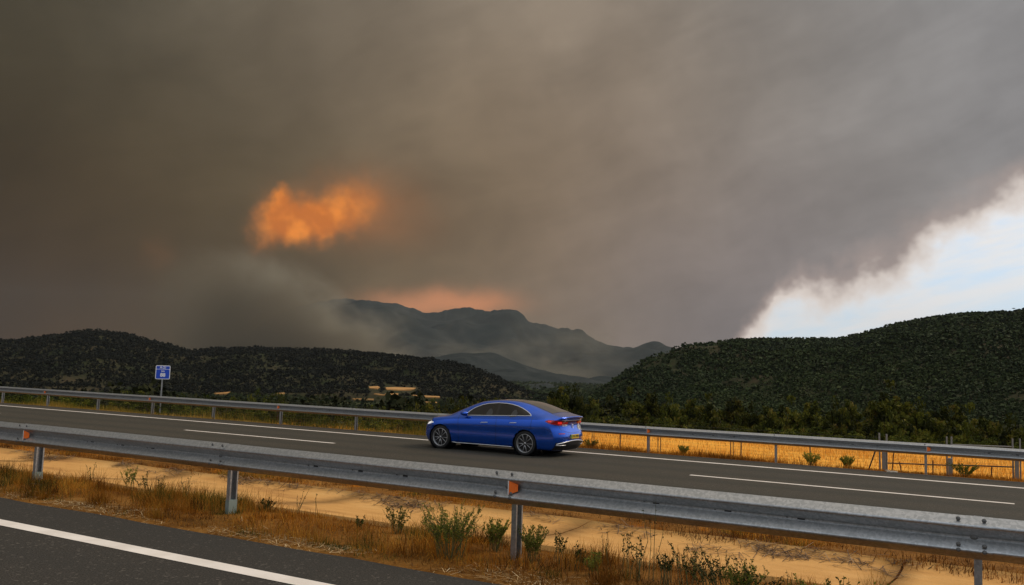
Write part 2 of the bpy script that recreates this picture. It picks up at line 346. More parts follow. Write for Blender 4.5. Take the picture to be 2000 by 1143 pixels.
M = dict(wire=simple('fence_wire', (.16, .12, .07), .6, metal=.3, var=.2, scale=12),
    asphalt_near=m_asphalt('asphalt_near', (.041, .036, .029), []),
    asphalt_far=m_asphalt('asphalt_far', (.054, .045, .031), [21.9, 23.5, 18.4, 20.0]),
    paint=m_paint(), concrete=m_concrete(), field=m_field(),
    verge=m_soil('verge_soil', [(.05, .022, .006), (.15, .062, .011), (.27, .12, .024), (.40, .22, .06)], 1.6, .04),
    valley=m_soil('valley_ground', [(.014, .020, .006), (.026, .034, .010), (.042, .044, .014), (.075, .060, .024)], .05, .3),
    galv=m_galv('galvanised_steel', .84), galv_far=m_galv('galvanised_steel_far', .78),
    grass_dry=m_tint('dry_grass', [(.035, .015, .005), (.13, .048, .007), (.38, .135, .012), (.60, .23, .020), (.74, .36, .05), (.15, .15, .02), (.05, .075, .014)], trans=.25),
    grass_green=m_tint('tall_verge_grass', [(.05, .065, .010), (.11, .13, .015), (.20, .19, .02), (.34, .22, .03), (.50, .34, .08)], trans=.25),
    straw=m_tint('straw', [(.10, .06, .03), (.30, .17, .06), (.60, .42, .20), (.75, .60, .36)]),
    weed=m_tint('weed_leaf', [(.025, .03, .008), (.055, .075, .012), (.11, .14, .02), (.20, .22, .03), (.26, .22, .04)], trans=.3),
    weed_dark=m_tint('seed_head', [(.03, .018, .012), (.06, .04, .02), (.10, .08, .02)]),
    leaf=m_tint('tree_leaf', [(.012, .014, .003), (.030, .035, .005), (.062, .066, .008), (.12, .115, .014), (.16, .11, .024)], trans=.25),
    leaf_bush=m_tint('bush_leaf', [(.012, .018, .004), (.030, .042, .006), (.055, .070, .008), (.10, .11, .012), (.16, .14, .02)], trans=.2),
    leaf_far=m_tint('copse_leaf', [(.010, .013, .003), (.020, .024, .005), (.034, .036, .007), (.055, .052, .010)]),
    forest=m_tint('hill_forest', [(.020, .030, .011), (.026, .038, .012), (.032, .046, .013), (.044, .058, .016), (.085, .064, .028)]),
    forest_far=m_tint('far_hill_forest', [(.007, .009, .005), (.010, .012, .006), (.013, .015, .007), (.018, .019, .008), (.024, .019, .010)]),
    bark=simple('bark', (.05, .035, .022), .9, var=.4, scale=6, bump=.02),
    rock=m_soil('mountain_slope', [(.012, .018, .018), (.020, .027, .026), (.030, .036, .034), (.050, .052, .048)], .004, 8),
    hill=m_soil('hill_slope', [(.012, .018, .006), (.020, .027, .009), (.045, .038, .018), (.085, .055, .030)], .02, .6),
    orange=simple('reflector_orange', (1.0, .19, .02), .35, var=.08),
    white=simple('white_plastic', (.75, .74, .72), .45, var=.05),
    black=simple('black_plastic', (.012, .012, .013), .45, var=.2),
    rust=simple('rusty_iron', (.12, .05, .025), .8, var=.4, scale=20),
    fence_steel=simple('fence_steel', (.30, .28, .25), .6, metal=.3, var=.2, scale=12),
    fence_dark=simple('weathered_steel', (.08, .06, .045), .7, metal=.2, var=.3, scale=12),
    stone=simple('pale_stone', (.5, .42, .32), .9, var=.3, scale=20),
    parcel=m_soil('stubble_parcel', [(.30, .15, .05), (.46, .25, .09), (.52, .31, .12)], .03, .2),
    twig=m_tint('dead_twig', [(.035, .022, .016), (.08, .05, .035), (.20, .13, .08), (.45, .30, .17)]),
    stubble=m_tint('golden_stubble', [(.60, .26, .03), (.85, .40, .045), (.95, .52, .08), (.98, .66, .18)], trans=.15),
    weed_light=m_tint('pale_weed_leaf', [(.09, .10, .015), (.18, .19, .02), (.30, .28, .04), (.40, .32, .06)], trans=.3),
    weed_stem=simple('weed_stem', (.10, .10, .03), .8, var=.4, scale=30),
)
# ------------------------------------------------------------------ ground
def sstep(x, a, b):
    t = np.clip((x - a) / (b - a), 0, 1); return t * t * (3 - 2 * t)
O_PROF = [-40, 6.50, 6.62, 7.6, 8.25, 8.6, 9.6, 10.7, 11.4, 12.2, 14.5, 16.2, 16.6, 26.0, 26.3, 27.2, 27.8]
Z_PROF = [-.06, -.06, -.01, .0, -.04, -.20, -.36, -.52, -.50, -.42, -.46, ZF - .01, ZF - .06, ZF - .06, ZF - .02, ZF - .10, ZF - .28]
def ground_z(s, o):
    s = np.asarray(s, float); o = np.asarray(o, float)
    z = np.interp(o, O_PROF, Z_PROF)
    t = sstep(s, 17, 34)
    right = ZF - .28 - .010 * (o - 27.8) - 6.0 * sstep(o, 43.5, 76)
    left = ZF - .28 - 1.9 * sstep(o, 28, 36) - 5.0 * sstep(o, 36, 90)
    far = right * (1 - t) + left * t - 31 * sstep(np.hypot(s, o), 90, 700)
    far = far + .9 * np.sin(s * .021 + 1) * np.sin(o * .017) * sstep(o, 60, 200)
    return np.where(o > 27.8, far, z)
def nonuni(parts):
    out = []
    for a, b, st in parts: out += list(np.arange(a, b, st))
    return np.array(out + [parts[-1][1]])
gs = nonuni([(-9000, -1000, 500), (-1000, -100, 60), (-100, -10, 6), (-10, 60, .8), (60, 160, 4), (160, 1200, 30), (1200, 14000, 500)])
go = np.unique(np.concatenate([nonuni([(-9000, -1000, 800), (-1000, -40, 120)]), np.array(O_PROF), nonuni([(6.6, 16.6, .22)]), nonuni([(26, 60, .8), (60, 160, 4), (160, 1200, 30), (1200, 14000, 500)])]))
def grid_mesh(name, S, O, zf, faces=None):
    s2, o2 = np.meshgrid(S, O, indexing='ij'); z = zf(s2, o2)
    V = s2[..., None] * np.array(DS) + o2[..., None] * np.array(DN); V[..., 2] = z
    n, m_ = s2.shape; i = np.arange((n - 1) * (m_ - 1)); r = i // (m_ - 1); c = i % (m_ - 1); b = r * m_ + c
    Fq = np.stack([b, b + 1, b + m_ + 1, b + m_], 1)
    me = mesh_np(name, V.reshape(-1, 3), Fq, smooth=True)
    return me
def gz_bumpy(s, o):
    z = ground_z(s, o)
    bump = .05 * np.sin(s * 2.1 + o * 3.3) * np.sin(s * .9 - o * 4.1) + .03 * np.sin(s * 5.3 + 1.7 * o)
    k = sstep(o, 6.7, 7.1) * (1 - sstep(o, 7.9, 8.3)) + sstep(o, 11.8, 12.4) * (1 - sstep(o, 15.2, 16.0))
    return z + bump * k * .7
g = grid_mesh('ground', gs, go, gz_bumpy)
g.materials.append(M['valley']); g.materials.append(M['verge'])
nO = len(go) - 1
oc = (go[:-1] + go[1:]) / 2; sc_ = (gs[:-1] + gs[1:]) / 2
mi = (((oc[None, :] < 28.5)) & (np.abs(sc_[:, None]) < 1500)).astype(int)
g.polygons.foreach_set('material_index', mi.ravel().astype(np.int32))
ground = link('ground', g); tag(ground, kind='structure')

def strip(name, s0, s1, o0, o1, z, mat, kind='structure', thick=0.0, parent=None, ns=1, wob=0.0):
    S = np.linspace(s0, s1, ns + 1); vs = []; fs = []
    for i, s in enumerate(S):
        e0 = wob * mnoise.noise(Vector((s * 1.9, o0, 0))) if wob else 0; e1 = wob * mnoise.noise(Vector((s * 1.9, o1, 5))) if wob else 0
        vs += [W(s, o0 + e0, z), W(s, o1 + e1, z)]
        if i: fs.append((2 * i - 2, 2 * i - 1, 2 * i + 1, 2 * i))
    if thick:
        b = len(vs); vs += [v - Vector((0, 0, thick)) for v in vs]
        for i in range(1, ns + 1):
            fs += [(b + 2 * i - 2, b + 2 * i, b + 2 * i + 1, b + 2 * i - 1), (2 * i - 2, 2 * i, b + 2 * i, b + 2 * i - 2), (2 * i - 1, b + 2 * i - 1, b + 2 * i + 1, 2 * i + 1)]
    o = MB().add(vs, fs).build(name, mat, parent); return tag(o, kind=kind) if kind else o
strip('near_carriageway', -200, 700, -12, 6.54, 0.0, M['asphalt_near'], ns=1800, wob=.05, thick=.05)
strip('far_carriageway', -200, 900, 16.45, 26.02, ZF, M['asphalt_far'], ns=1800, wob=.06, thick=.05)
lm_ = strip('near_edge_line', -200, 700, 5.475, 5.675, .004, M['paint'], ns=900, wob=.006)
strip('far_edge_line', -200, 900, 24.34, 24.53, ZF + .004, M['paint'], ns=1)
strip('far_inner_edge_line', -200, 900, 17.28, 17.45, ZF + .004, M['paint'], ns=1)
L_, G_ = 6.88, 11.43
for k in range(-4, 16):
    s0 = .1586 + k * (L_ + G_)
    strip('lane_dash', s0, s0 + L_, 20.87, 21.02, ZF + .004, M['paint'])
# golden field behind the fence
fld = grid_mesh('golden_field', nonuni([(-160, -10, 5), (-10, 30, 1.0)]), nonuni([(28.4, 42.4, .5)]), lambda s, o: ground_z(s, o) + .06 + .03 * np.sin(o * 4.1 + .3 * np.sin(s)) )
tag(link('golden_field', fld, M['field']), kind='structure')

# drainage ditch of cast concrete slabs
ditch = empty('drainage_ditch', W(0, 9.5, -.2)); tag(ditch, kind='structure')
inv = Matrix.Translation(ditch.location).inverted()
DP = [(8.22, .015), (8.55, -.075), (9.2, -.17), (9.9, -.25), (10.6, -.31), (11.15, -.30), (11.5, -.255)]
JO = [-9.6, -5.5, -1.5]
s = 1.22
while s < 60: JO.append(s); s += 4.1
JO = sorted(JO)
def slab_mesh(a, b, tw):
    SS = np.linspace(a, b, 12); mb = MB(); n = len(DP); vs = []; fs = []
    for i, s in enumerate(SS):
        for j, (o, z) in enumerate(DP):
            e = .006 * mnoise.noise(Vector((s * 1.2, o * 1.3, 3))) + tw
            oo = o + (.12 * mnoise.noise(Vector((s * .8, j, 9))) if j in (0, n - 1) else 0)
            vs.append(W(s, oo, z + e) - ditch.location)
    for i in range(11):
        for j in range(n - 1): q = i * n + j; fs.append((q, q + 1, q + n + 1, q + n))
    nb = len(vs); vs += [v - Vector((0, 0, .12)) for v in vs]
    for i in (0, 11):
        for j in range(n - 1): q = i * n + j; fs.append((q, q + 1, nb + q + 1, nb + q))
    for i in range(11):
        for j in (0, n - 1): q = i * n + j; fs.append((q, q + n, nb + q + n, nb + q))
    mb.add(vs, fs); return mb.mesh('concrete_slab', True)
for a, b in zip(JO[:-1], JO[1:]):
    o = link('concrete_slab', slab_mesh(a + (.016 if a == JO[3] else .006), b - (.016 if b == JO[3] else .006), random.uniform(-.004, .004)), M['concrete'], ditch)

# ------------------------------------------------------------------ crash barriers
BEAM = [(0.0, .310), (-.006, .307), (-.076, .256), (-.082, .248), (-.083, .240), (-.078, .230), (-.012, .168), (-.006, .160), (-.006, .150), (-.012, .142), (-.078, .080), (-.083, .070), (-.082, .062), (-.076, .054), (-.006, .003), (0.0, 0.0)]
def beam_mesh(name, length, slots):
    th = .003; mb = MB(); ns = 2
    prof = BEAM
    for back in (0, 1):
        vs = []; fs = []
        for x in (0, length):
            for (o, z) in prof: vs.append((x, o + back * th, z))
        n = len(prof)
        for j in range(n - 1):
            q = (j, j + 1, n + j + 1, n + j); fs.append(q if back else q[::-1])
        mb.add(vs, fs)
    n = len(prof)
    for b0 in (0, n):   # end edges
        mb.f += [(b0 + j, b0 + j + 1, 2 * n + b0 + j + 1, 2 * n + b0 + j) for j in range(n - 1)]
    me = mb.mesh(name)
    return me
def cpost_mesh(h, w_=.12, d=.055, t=.005):
    # C section, open towards +x (along the road)
    P = [(-d / 2, -w_ / 2), (d / 2, -w_ / 2), (d / 2, -w_ / 2 + .02), (d / 2 - t, -w_ / 2 + .02), (d / 2 - t, -w_ / 2 + t), (-d / 2 + t, -w_ / 2 + t), (-d / 2 + t, w_ / 2 - t), (d / 2 - t, w_ / 2 - t), (d / 2 - t, w_ / 2 - .02), (d / 2, w_ / 2 - .02), (d / 2, w_ / 2), (-d / 2, w_ / 2)]
    P = [(-x, y) for x, y in P][::-1]
    n = len(P); vs = [(x, y, 0) for x, y in P] + [(x, y, h) for x, y in P]
    fs = [(i, (i + 1) % n, n + (i + 1) % n, n + i) for i in range(n)] + [tuple(range(n, 2 * n))]
    return MB().add(vs, fs).mesh('post')
RZ = math.atan2(DS.y, DS.x)
def barrier(name, label, s_first, nposts, o_post, z0, top, mat, reflect, slot_fr, detail, hidden=()):
    root = empty(name, W(s_first, o_post, z0), RZ)   # local x = along (to the left), local y = -across (towards us)
    tag(root, label, 'crash barrier')
    zb = top - .31
    bm = beam_mesh('beam', 4.17, None); pm = cpost_mesh(top - .03 + .5); bm.materials.append(mat); pm.materials.append(mat)
    # local y axis points to -DN, so face profile must be mirrored
    for me in (bm,):
        for v in me.vertices: v.co.y = -v.co.y
        me.flip_normals()
    blk = MB().box((0, .13, 0), (.045, .068, .09)).mesh('spacer_block'); blk.materials.append(mat)
    bo = bmesh.new(); bmesh.ops.create_uvsphere(bo, u_segments=8, v_segments=4, radius=.017); bmesh.ops.scale(bo, vec=(1, .5, 1), verts=bo.verts)
    bolt = bpy.data.meshes.new('bolt'); bo.to_mesh(bolt); bo.free(); bolt.materials.append(M['galv_dark'])
    slot = MB().box((0, 0, 0), (.030, .0035, .009)).mesh('bolt_slot'); slot.materials.append(M['black'])
    rm = MB().add([(-.075, 0, .08), (-.075, 0, -.08), (.06, 0, -.04), (.06, 0, .04), (-.075, -.006, .08), (-.075, -.006, -.08), (.06, -.006, -.04), (.06, -.006, .04)],
                  [(0, 1, 2, 3), (7, 6, 5, 4), (0, 4, 5, 1), (1, 5, 6, 2), (2, 6, 7, 3), (3, 7, 4, 0)]).mesh('reflector'); rm.materials.append(M['orange'])
    bk = MB().box((0, 0, 0), (.007, .006, .082)).mesh('reflector_backing'); bk.materials.append(M['white'])
    base = MB().box((0, 0, 0), (.031, .063, .09)).mesh('base_sleeve'); base.materials.append(M['sleeve'])
    for i in range(nposts):
        x = 4.0 * i; tl = random.uniform(-.012, .012)
        p = link('post', pm, None, root); p.location = (x + random.uniform(-.01, .01), 0, -.5); p.rotation_euler = (random.uniform(-.012, .012), tl, random.uniform(-.05, .05))
        if detail and i in (3, 4):
            q = link('base_sleeve', base, None, p); q.location = (0, 0, .56)
        q = link('spacer_block', blk, None, root); q.location = (x, 0, zb + .155)
        be = link('beam', bm, None, root); be.location = (x - .12, .20 + (i % 2) * .0035, zb + random.uniform(-.004, .004)); be.rotation_euler = (random.uniform(-.02, .02), random.uniform(-.0012, .0012), 0)
        if detail:
            for dx in (-.07, .10):
                for zz, yy in ((.287, .252), (.245, .284), (.065, .284), (.105, .268)):
                    if zz in (.245,): continue
                    q = link('bolt', bolt, None, root); q.location = (x + dx, yy + .004, zb + zz)
            q = link('bolt', bolt, None, root); q.location = (x, .212, zb + .155); q.scale = (1.6, 1, 1.2)
        elif x < 60:
            q = link('bolt', bolt, None, root); q.location = (x, .255, zb + .287)
        if x < 60:
            for fr in slot_fr:
                q = link('bolt_slot', slot, None, root); q.location = (x + fr * 4.0, .2065, zb + .155)
                q2 = link('bolt_slot', slot, None, root); q2.location = (x + fr * 4.0 + .11, .2065, zb + .157); q2.scale = (.3, 1, .55)
        if i % 2 == reflect:
            r = link('reflector', rm, None, root); r.scale = (.66, 1, .80); r.location = (x - .10, .262, zb + .16); r.rotation_euler = (0, math.pi, 0)
            r.rotation_euler = (0, math.pi, math.radians(20))
            q = link('reflector_backing', bk, None, r); q.location = (-.084, -.004, 0)
    return root
M['galv_dark'] = simple('bolt_steel', (.16, .16, .155), .5, metal=.5, var=.2)
M['sleeve'] = simple('pale_zinc_sleeve', (.22, .27, .24), .7, metal=.1, var=.15, scale=12)
SN, SR = 4.3205, 2.269
near_b = barrier('crash_barrier', 'large grey steel crash barrier in the foreground between dry grass and concrete ditch', SN - 8, 34, 7.634, 0.0, .844, M['galv'], 0, (.31, .46, .62), True)
far_b = barrier('crash_barrier', 'thinner looking grey crash barrier on the far side of the road behind the blue car', SR - 12, 70, 26.451, ZF, .8138, M['galv_far'], 1, (.30, .46, .62), False)

# ------------------------------------------------------------------ far terrain
def crest_interp(pts):
    """pts: px, py, distance -> arrays of azimuth, elevation tangent, distance"""
    A = []; T = []; D = []
    for px, py, d in pts:
        r = ray(px, py); A.append(math.atan2(r.x, r.y)); T.append(r.z / math.hypot(r.x, r.y)); D.append(d)
    return np.array(A), np.array(T), np.array(D)
def fbm2(x, y, oct=4, seed=0):
    out = 0; a = 1.0
    for k in range(oct):
        f = 2 ** k
        out = out + a * (np.sin(x * f * 1.0 + 1.3 * np.sin(y * f * .83 + seed + k)) * np.sin(y * f * 1.07 + 1.1 * np.sin(x * f * .71 + seed * 2 + k)))
        a *= .52
    return out
HILLS = {}
def smooth_curve(x, xp, yp):
    y = np.interp(x, xp, yp)
    k = np.hanning(9); k /= k.sum(); yy = np.pad(y, 4, 'edge'); return np.convolve(yy, k, 'valid')
def hill(name, pts, base_d, base_z, mat, na=260, nr=70, amp=6, fs=140., power=1.0, lower=0.0, jag=0.0):
    A, T, D = crest_interp(pts)
    az = np.linspace(A[0], A[-1], na); tt = smooth_curve(az, A, T); dd = smooth_curve(az, A, D)
    bd = np.interp(az, [A[0], A[-1]], base_d)
    R = np.concatenate([np.linspace(0, 1, nr), 1 + np.linspace(.05, .6, 8)])
    rr, aa = np.meshgrid(R, az, indexing='ij')
    DD = bd[None] + (dd - bd)[None] * rr
    zc = HN + tt * dd - lower; jg = jag * fbm2(az * 160, az * 90, 4, 2) * dd
    zb = base_z
    prof = np.where(rr <= 1, np.clip(rr, 0, 1) ** power, 1)
    prof = prof * (1 - .0) - np.where(rr > 1, (rr - 1) * 1.2, 0)
    # rounded shoulder near the crest
    prof = np.where(rr <= 1, prof + .10 * np.sin(np.pi * np.clip(rr, 0, 1)) , prof)
    Z = zb + (zc[None] - zb) * prof - 45 * np.clip(1 - rr * 12, 0, 1)
    Z = Z + jg[None] * np.clip(rr, 0, 1.2) ** 8
    X = DD * np.sin(aa); Y = DD * np.cos(aa)
    Z = Z + amp * fbm2(X / fs * 3, Y / fs * 3, 4, 1) * np.clip(4 * rr * (1 - rr), 0, 1)
    V = np.stack([X, Y, Z], -1)
    n, m_ = rr.shape; i = np.arange((n - 1) * (m_ - 1)); r = i // (m_ - 1); c = i % (m_ - 1); b = r * m_ + c
    Fq = np.stack([b, b + m_, b + m_ + 1, b + 1], 1)[:, ::-1]
    me = mesh_np(name, V.reshape(-1, 3), Fq, smooth=True)
    o = link(name, me, mat); tag(o, kind='structure'); HILLS[o.name] = V[:nr]
    return o, V[:nr]
TREE_R = 4.5
hr, HR = hill('right_hill', [(1090,800,780),(1130,785,820),(1180,757,880),(1220,733,930),(1265,708,980),(1310,690,1020),(1340,678,1050),(1370,670,1080),(1430,664,1120),(1500,662,1150),(1570,663,1180),(1640,662,1220),(1680,655,1250),(1720,645,1280),(1760,634,1300),(1800,626,1320),(1850,619,1340),(1900,614,1360),(2000,611,1400),(2100,600,1450),(2400,590,1500)], (420, 420), -34, M['hill'], amp=12, fs=190, lower=TREE_R*1.0, power=.95)
hl, HL = hill('left_hill', [(-400,700,2300),(-150,684,2250),(0,669,2200),(60,663,2150),(130,653,2100),(165,647,2080),(200,646,2080),(235,650,2080),(280,661,2050),(330,674,2000),(375,686,1950),(420,681,1900),(500,678,1850),(620,682,1800),(700,689,1750),(790,696,1700),(850,701,1650),(900,709,1600),(940,721,1550),(980,738,1500),(1010,752,1450),(1040,766,1420),(1080,782,1400),(1120,800,1400)], (1050, 1050), -37, M['hill'], na=320, amp=11, fs=300, lower=TREE_R*.9, power=1.05)
hill('low_hill', [(930,800,2500),(980,768,2550),(1020,753,2600),(1065,748,2600),(1106,756,2600),(1144,770,2600),(1190,790,2600)], (1900, 1900), -36, M['hill_far'] if 'hill_far' in M else M['rock'], na=120, amp=6, fs=260)
hill('middle_ridge', [(640,720,4200),(760,704,4200),(850,698,4200),(900,692,4200),(937,690,4200),(975,695,4200),(1005,707,4200),(1031,717,4200),(1060,724,4200),(1087,729,4200),(1125,737,4200),(1162,745,4200),(1189,753,4200),(1230,768,4200),(1270,790,4200)], (3300, 3300), -30, M['rock'], na=200, amp=34, fs=600, jag=.0006)
hill('right_ridge', [(1090,790,5200),(1140,760,5200),(1181,742,5200),(1215,730,5200),(1250,722,5200),(1300,716,5200),(1400,705,5200),(1500,720,5200)], (4500, 4500), -30, M['rock'], na=120, amp=20, fs=600, jag=.0006)
hill('mountain', [(400,720,8200),(470,670,8200),(520,630,8200),(570,602,8200),(630,588,8200),(690,584,8200),(740,589,8200),(785,594,8100),(800,600,8100),(818,608,8000),(836,612,8000),(860,608,8000),(890,603,8000),(915,600,8000),(935,604,8000),(955,607,8000),(980,606,7900),(1000,603,7900),(1010,606,7900),(1022,615,7900),(1030,628,7800),(1055,634,7800),(1090,640,7700),(1118,644,7700),(1135,645,7600),(1150,655,7600),(1170,668,7600),(1195,676,7500),(1225,679,7500),(1270,679,7500),(1290,682,7500),(1305,687,7400),(1330,694,7400),(1400,720,7400),(1500,760,7400)], (5600, 5600), -20, M['rock'], na=520, nr=110, amp=120, fs=1300, power=1.15, jag=.0011)

def ico(jit, seed, sz=(1, 1, 1.0)):
    r_ = np.random.default_rng(seed); bm = bmesh.new(); bmesh.ops.create_icosphere(bm, subdivisions=1, radius=1)
    V = np.array([v.co[:] for v in bm.verts]); Fq = np.array([[v.index for v in f.verts] for f in bm.faces]); bm.free()
    V = V * (1 + r_.uniform(-jit, jit, (len(V), 1))); return V * np.array(sz), Fq
def tuft(seed, sz, nq=8):
    r_ = np.random.default_rng(seed); V = []; Fq = []
    for k in range(nq):
        d = r_.normal(size=3); d /= np.linalg.norm(d); c = d * r_.uniform(.35, .8) * np.array(sz); c[2] = max(c[2], -.6)
        a = r_.normal(size=3); a[2] *= .6; a /= np.linalg.norm(a); b = np.cross(a, d + r_.normal(size=3) * .4); b /= np.linalg.norm(b) + 1e-6
        L = r_.uniform(.36, .68); b0 = len(V); V += [c - a * L, c + b * L * .7, c + a * L, c - b * L * .7]; Fq += [[b0, b0 + 1, b0 + 2], [b0, b0 + 2, b0 + 3]]
    return np.array(V), np.array(Fq)
TM = [tuft(10 + k, (1, 1, (.9, 1.2, 1.6, 1.0)[k % 4])) for k in range(12)]
def forest(name, VG, n, rad, mat, label, r_lo=0.0, r_hi=1.0, az_mask=None, mask=None, bare=None):
    nr, na, _ = VG.shape
    # area-aware sampling
    P00 = VG[:-1, :-1]; P10 = VG[1:, :-1]; P01 = VG[:-1, 1:]
    area = np.linalg.norm(np.cross(P10 - P00, P01 - P00), axis=-1)
    rows = np.arange(nr - 1) / (nr - 1); area = area * ((rows >= r_lo) & (rows <= r_hi))[:, None]
    # nearer slopes get more of the trees, the ridge line is always closed
    area = area / np.maximum(np.linalg.norm(P00[..., :2], axis=-1), 300.) ** 1.6; area[-3:] *= 2.0
    p = (area / area.sum()).ravel(); idx = rng.choice(len(p), n, p=p); i = idx // (na - 1); j = idx % (na - 1)
    u = rng.random(n)[:, None]; v = rng.random(n)[:, None]
    P = P00[i, j] + (P10[i, j] - P00[i, j]) * u + (P01[i, j] - P00[i, j]) * v
    if bare is not None: P = P[~bare(P)]
    n = len(P)
    R = rad * np.clip(np.linalg.norm(P[:, :2], axis=1) / np.linalg.norm(VG[-1, :, :2], axis=1).mean(), .42, 1.3) * rng.uniform(.45, 1.35, n) ; tone = .40 + .15 * fbm2(P[:, 0] / 70, P[:, 1] / 70, 4, 4) + .14 * fbm2(P[:, 0] / 14, P[:, 1] / 14, 2, 6) + rng.normal(0, .08, n)
    Vs = []; Fs = []; Ts = []; base = 0; kind = rng.integers(0, len(TM), n)
    for k, (TV, TF) in enumerate(TM):
        q = np.where(kind == k)[0]
        if not len(q): continue
        ang = rng.random(len(q)) * 6.283; ca, sa = np.cos(ang), np.sin(ang)
        X = TV[None, :, 0] * ca[:, None] - TV[None, :, 1] * sa[:, None]; Y = TV[None, :, 0] * sa[:, None] + TV[None, :, 1] * ca[:, None]
        V = np.stack([X, Y, np.broadcast_to(TV[None, :, 2], X.shape)], -1) * R[q][:, None, None] + P[q][:, None, :] + np.array([0, 0, .55])[None, None] * R[q][:, None, None]
        Vs.append(V.reshape(-1, 3)); Fs.append((TF[None] + (np.arange(len(q)) * len(TV))[:, None, None] + base).reshape(-1, 3)); base += len(q) * len(TV)
        Ts.append(np.repeat(np.clip(tone[q], 0, 1), len(TV)) + rng.normal(0, .05, len(q) * len(TV)))
    me = mesh_np(name, np.concatenate(Vs), np.concatenate(Fs), np.clip(np.concatenate(Ts), 0, 1))
    o = link(name, me, mat); tag(o, label, 'woodland', kind='stuff'); return o
# field parcels on the valley floor and the lower slope of the left hill
PARCELS = [((720,756),(738,754),(742,758),(737,763),(722,761)), ((752,757),(772,756),(812,758.5),(808,762),(790,765),(755,763.5)),
           ((730,770),(778,769),(777,774.5),(742,774)), ((804,771),(858,776),(860,780),(812,776.5)), ((688,779),(730,781),(730,783.5),(692,782)), ((791,784),(852,786.5),(855,791),(800,789.5)),
           ((418,770),(450,765),(451,771),(424,773)), ((541,769),(556,768),(554,772),(543,772))]
bv_src = []
for nm, VG in (('l', HL),): bv_src.append(VG)
def bvh_of(VG):
    n, m_, _ = VG.shape; P = VG.reshape(-1, 3); Fs = []
    for i in range(n - 1):
        for j in range(m_ - 1): b = i * m_ + j; Fs.append((b, b + 1, b + m_ + 1, b + m_))
    return BVHTree.FromPolygons([tuple(q) for q in P], Fs)
BL = bvh_of(HL)
def hit_far(px, py):
    r = ray(px, py).normalized(); best = None
    h = BL.ray_cast(EYE, r)
    if h[0] is not None: best = (h[0] - EYE).length
    # march against the valley floor
    t = 150.0
    while t < 2600:
        P = EYE + r * t; z = float(ground_z(P.dot(DS), P.dot(DN)))
        if P.z < z: break
        t *= 1.01
    if best is None or t < best: best = t
    return EYE + r * best
parc_pts = []
for poly in PARCELS:
    cyp = sum(q[1] for q in poly) / len(poly); poly = [(q[0], cyp + (q[1] - cyp) * .55) for q in poly]
    C = [hit_far(*q) for q in poly]; parc_pts.append(C)
    c = sum(C, Vector()) / len(C); n = len(C); vs = [v + Vector((0, 0, 1.3)) for v in C] + [c + Vector((0, 0, 1.5))] + [v - Vector((0, 0, 2.5)) for v in C]
    fs = [(i, (i + 1) % n, n) for i in range(n)] + [(i, n + 1 + i, n + 1 + (i + 1) % n, (i + 1) % n) for i in range(n)]
    o = MB().add(vs, fs).build('stubble_field', M['parcel']) ; tag(o, kind='structure')
def hides_parcel(X, Y):
    k = np.zeros(len(X), bool); az = np.arctan2(X, Y); D = np.hypot(X, Y)
    for C in parc_pts:
        A = [math.atan2(v.x, v.y) for v in C]; Dm = [math.hypot(v.x, v.y) for v in C]
        k |= (az > min(A) - .0012) & (az < max(A) + .0012) & (D > min(Dm) * .975) & (D < max(Dm) * 1.004)
    return k
def bare_right(P):   # stony patch high on the left shoulder of the right hill, scrubby clearings low down
    n = fbm2(P[:, 0] / 40, P[:, 1] / 40, 3, 8); az = np.arctan2(P[:, 0], P[:, 1]); hi = P[:, 2]
    sh = (az < .235) & (az > .12) & (hi > 8) & (n > -.1)
    lo = (hi < 6) & (n > .70)
    return (sh | lo) & (rng.random(len(P)) < .8)
forest('right_hill_forest', HR, 68000, 3.8, M['forest'], 'dense dark green oak and pine wood covering the right hill', r_lo=.0, bare=bare_right)
def bare_left(P):
    n = fbm2(P[:, 0] / 70, P[:, 1] / 70, 3, 3); return ((n > .95) & (P[:, 2] < 20) & (rng.random(len(P)) < .7)) | hides_parcel(P[:, 0], P[:, 1])
forest('left_hill_forest', HL, 31000, 4.8, M['forest_far'], 'dark wood covering the long low hills on the left', r_lo=0.0, bare=bare_left)

# valley floor woodland between the road and the hills
def valley_wood(name, n, d0, d1, a0, a1, rad, mat, label, keep):
    az = rng.uniform(a0, a1, n); D = np.sqrt(rng.uniform(d0 ** 2, d1 ** 2, n)); X = D * np.sin(az); Y = D * np.cos(az)
    s = X * DS.x + Y * DS.y; o = X * DN.x + Y * DN.y; Z = ground_z(s, o)
    k = keep(X, Y, s, o); X, Y, Z = X[k], Y[k], Z[k]; n = len(X)
    R = rad * rng.uniform(.6, 1.4, n); Vs = []; Fs = []; Ts = []; base = 0; kind = rng.integers(0, len(TM), n)
    tone = .5 + .2 * fbm2(X / 40, Y / 40, 3, 4) + rng.normal(0, .15, n)
    for kk, (TV, TF) in enumerate(TM):
        q = np.where(kind == kk)[0]
        V = TV[None] * R[q][:, None, None] + np.stack([X[q], Y[q], Z[q] + .6 * R[q]], -1)[:, None]
        Vs.append(V.reshape(-1, 3)); Fs.append((TF[None] + (np.arange(len(q)) * len(TV))[:, None, None] + base).reshape(-1, 3)); base += len(q) * len(TV)
        Ts.append(np.repeat(np.clip(tone[q], 0, 1), len(TV)))
    o_ = link(name, mesh_np(name, np.concatenate(Vs), np.concatenate(Fs), np.concatenate(Ts)), mat); tag(o_, label, 'woodland', kind='stuff')
def keep_valley(X, Y, s, o):
    k = (o > 92) & ~((s < 40) & (o < 75))
    k &= rng.random(len(X)) < np.clip(.55 + .5 * fbm2(X / 55, Y / 55, 3, 5), 0, 1)
    k &= ~hides_parcel(X, Y)
    return k
valley_wood('valley_woodland', 11000, 380, 1300, -.62, .10, 3.6, M['forest'], 'dark hedges and scattered woods on the valley floor', keep_valley)
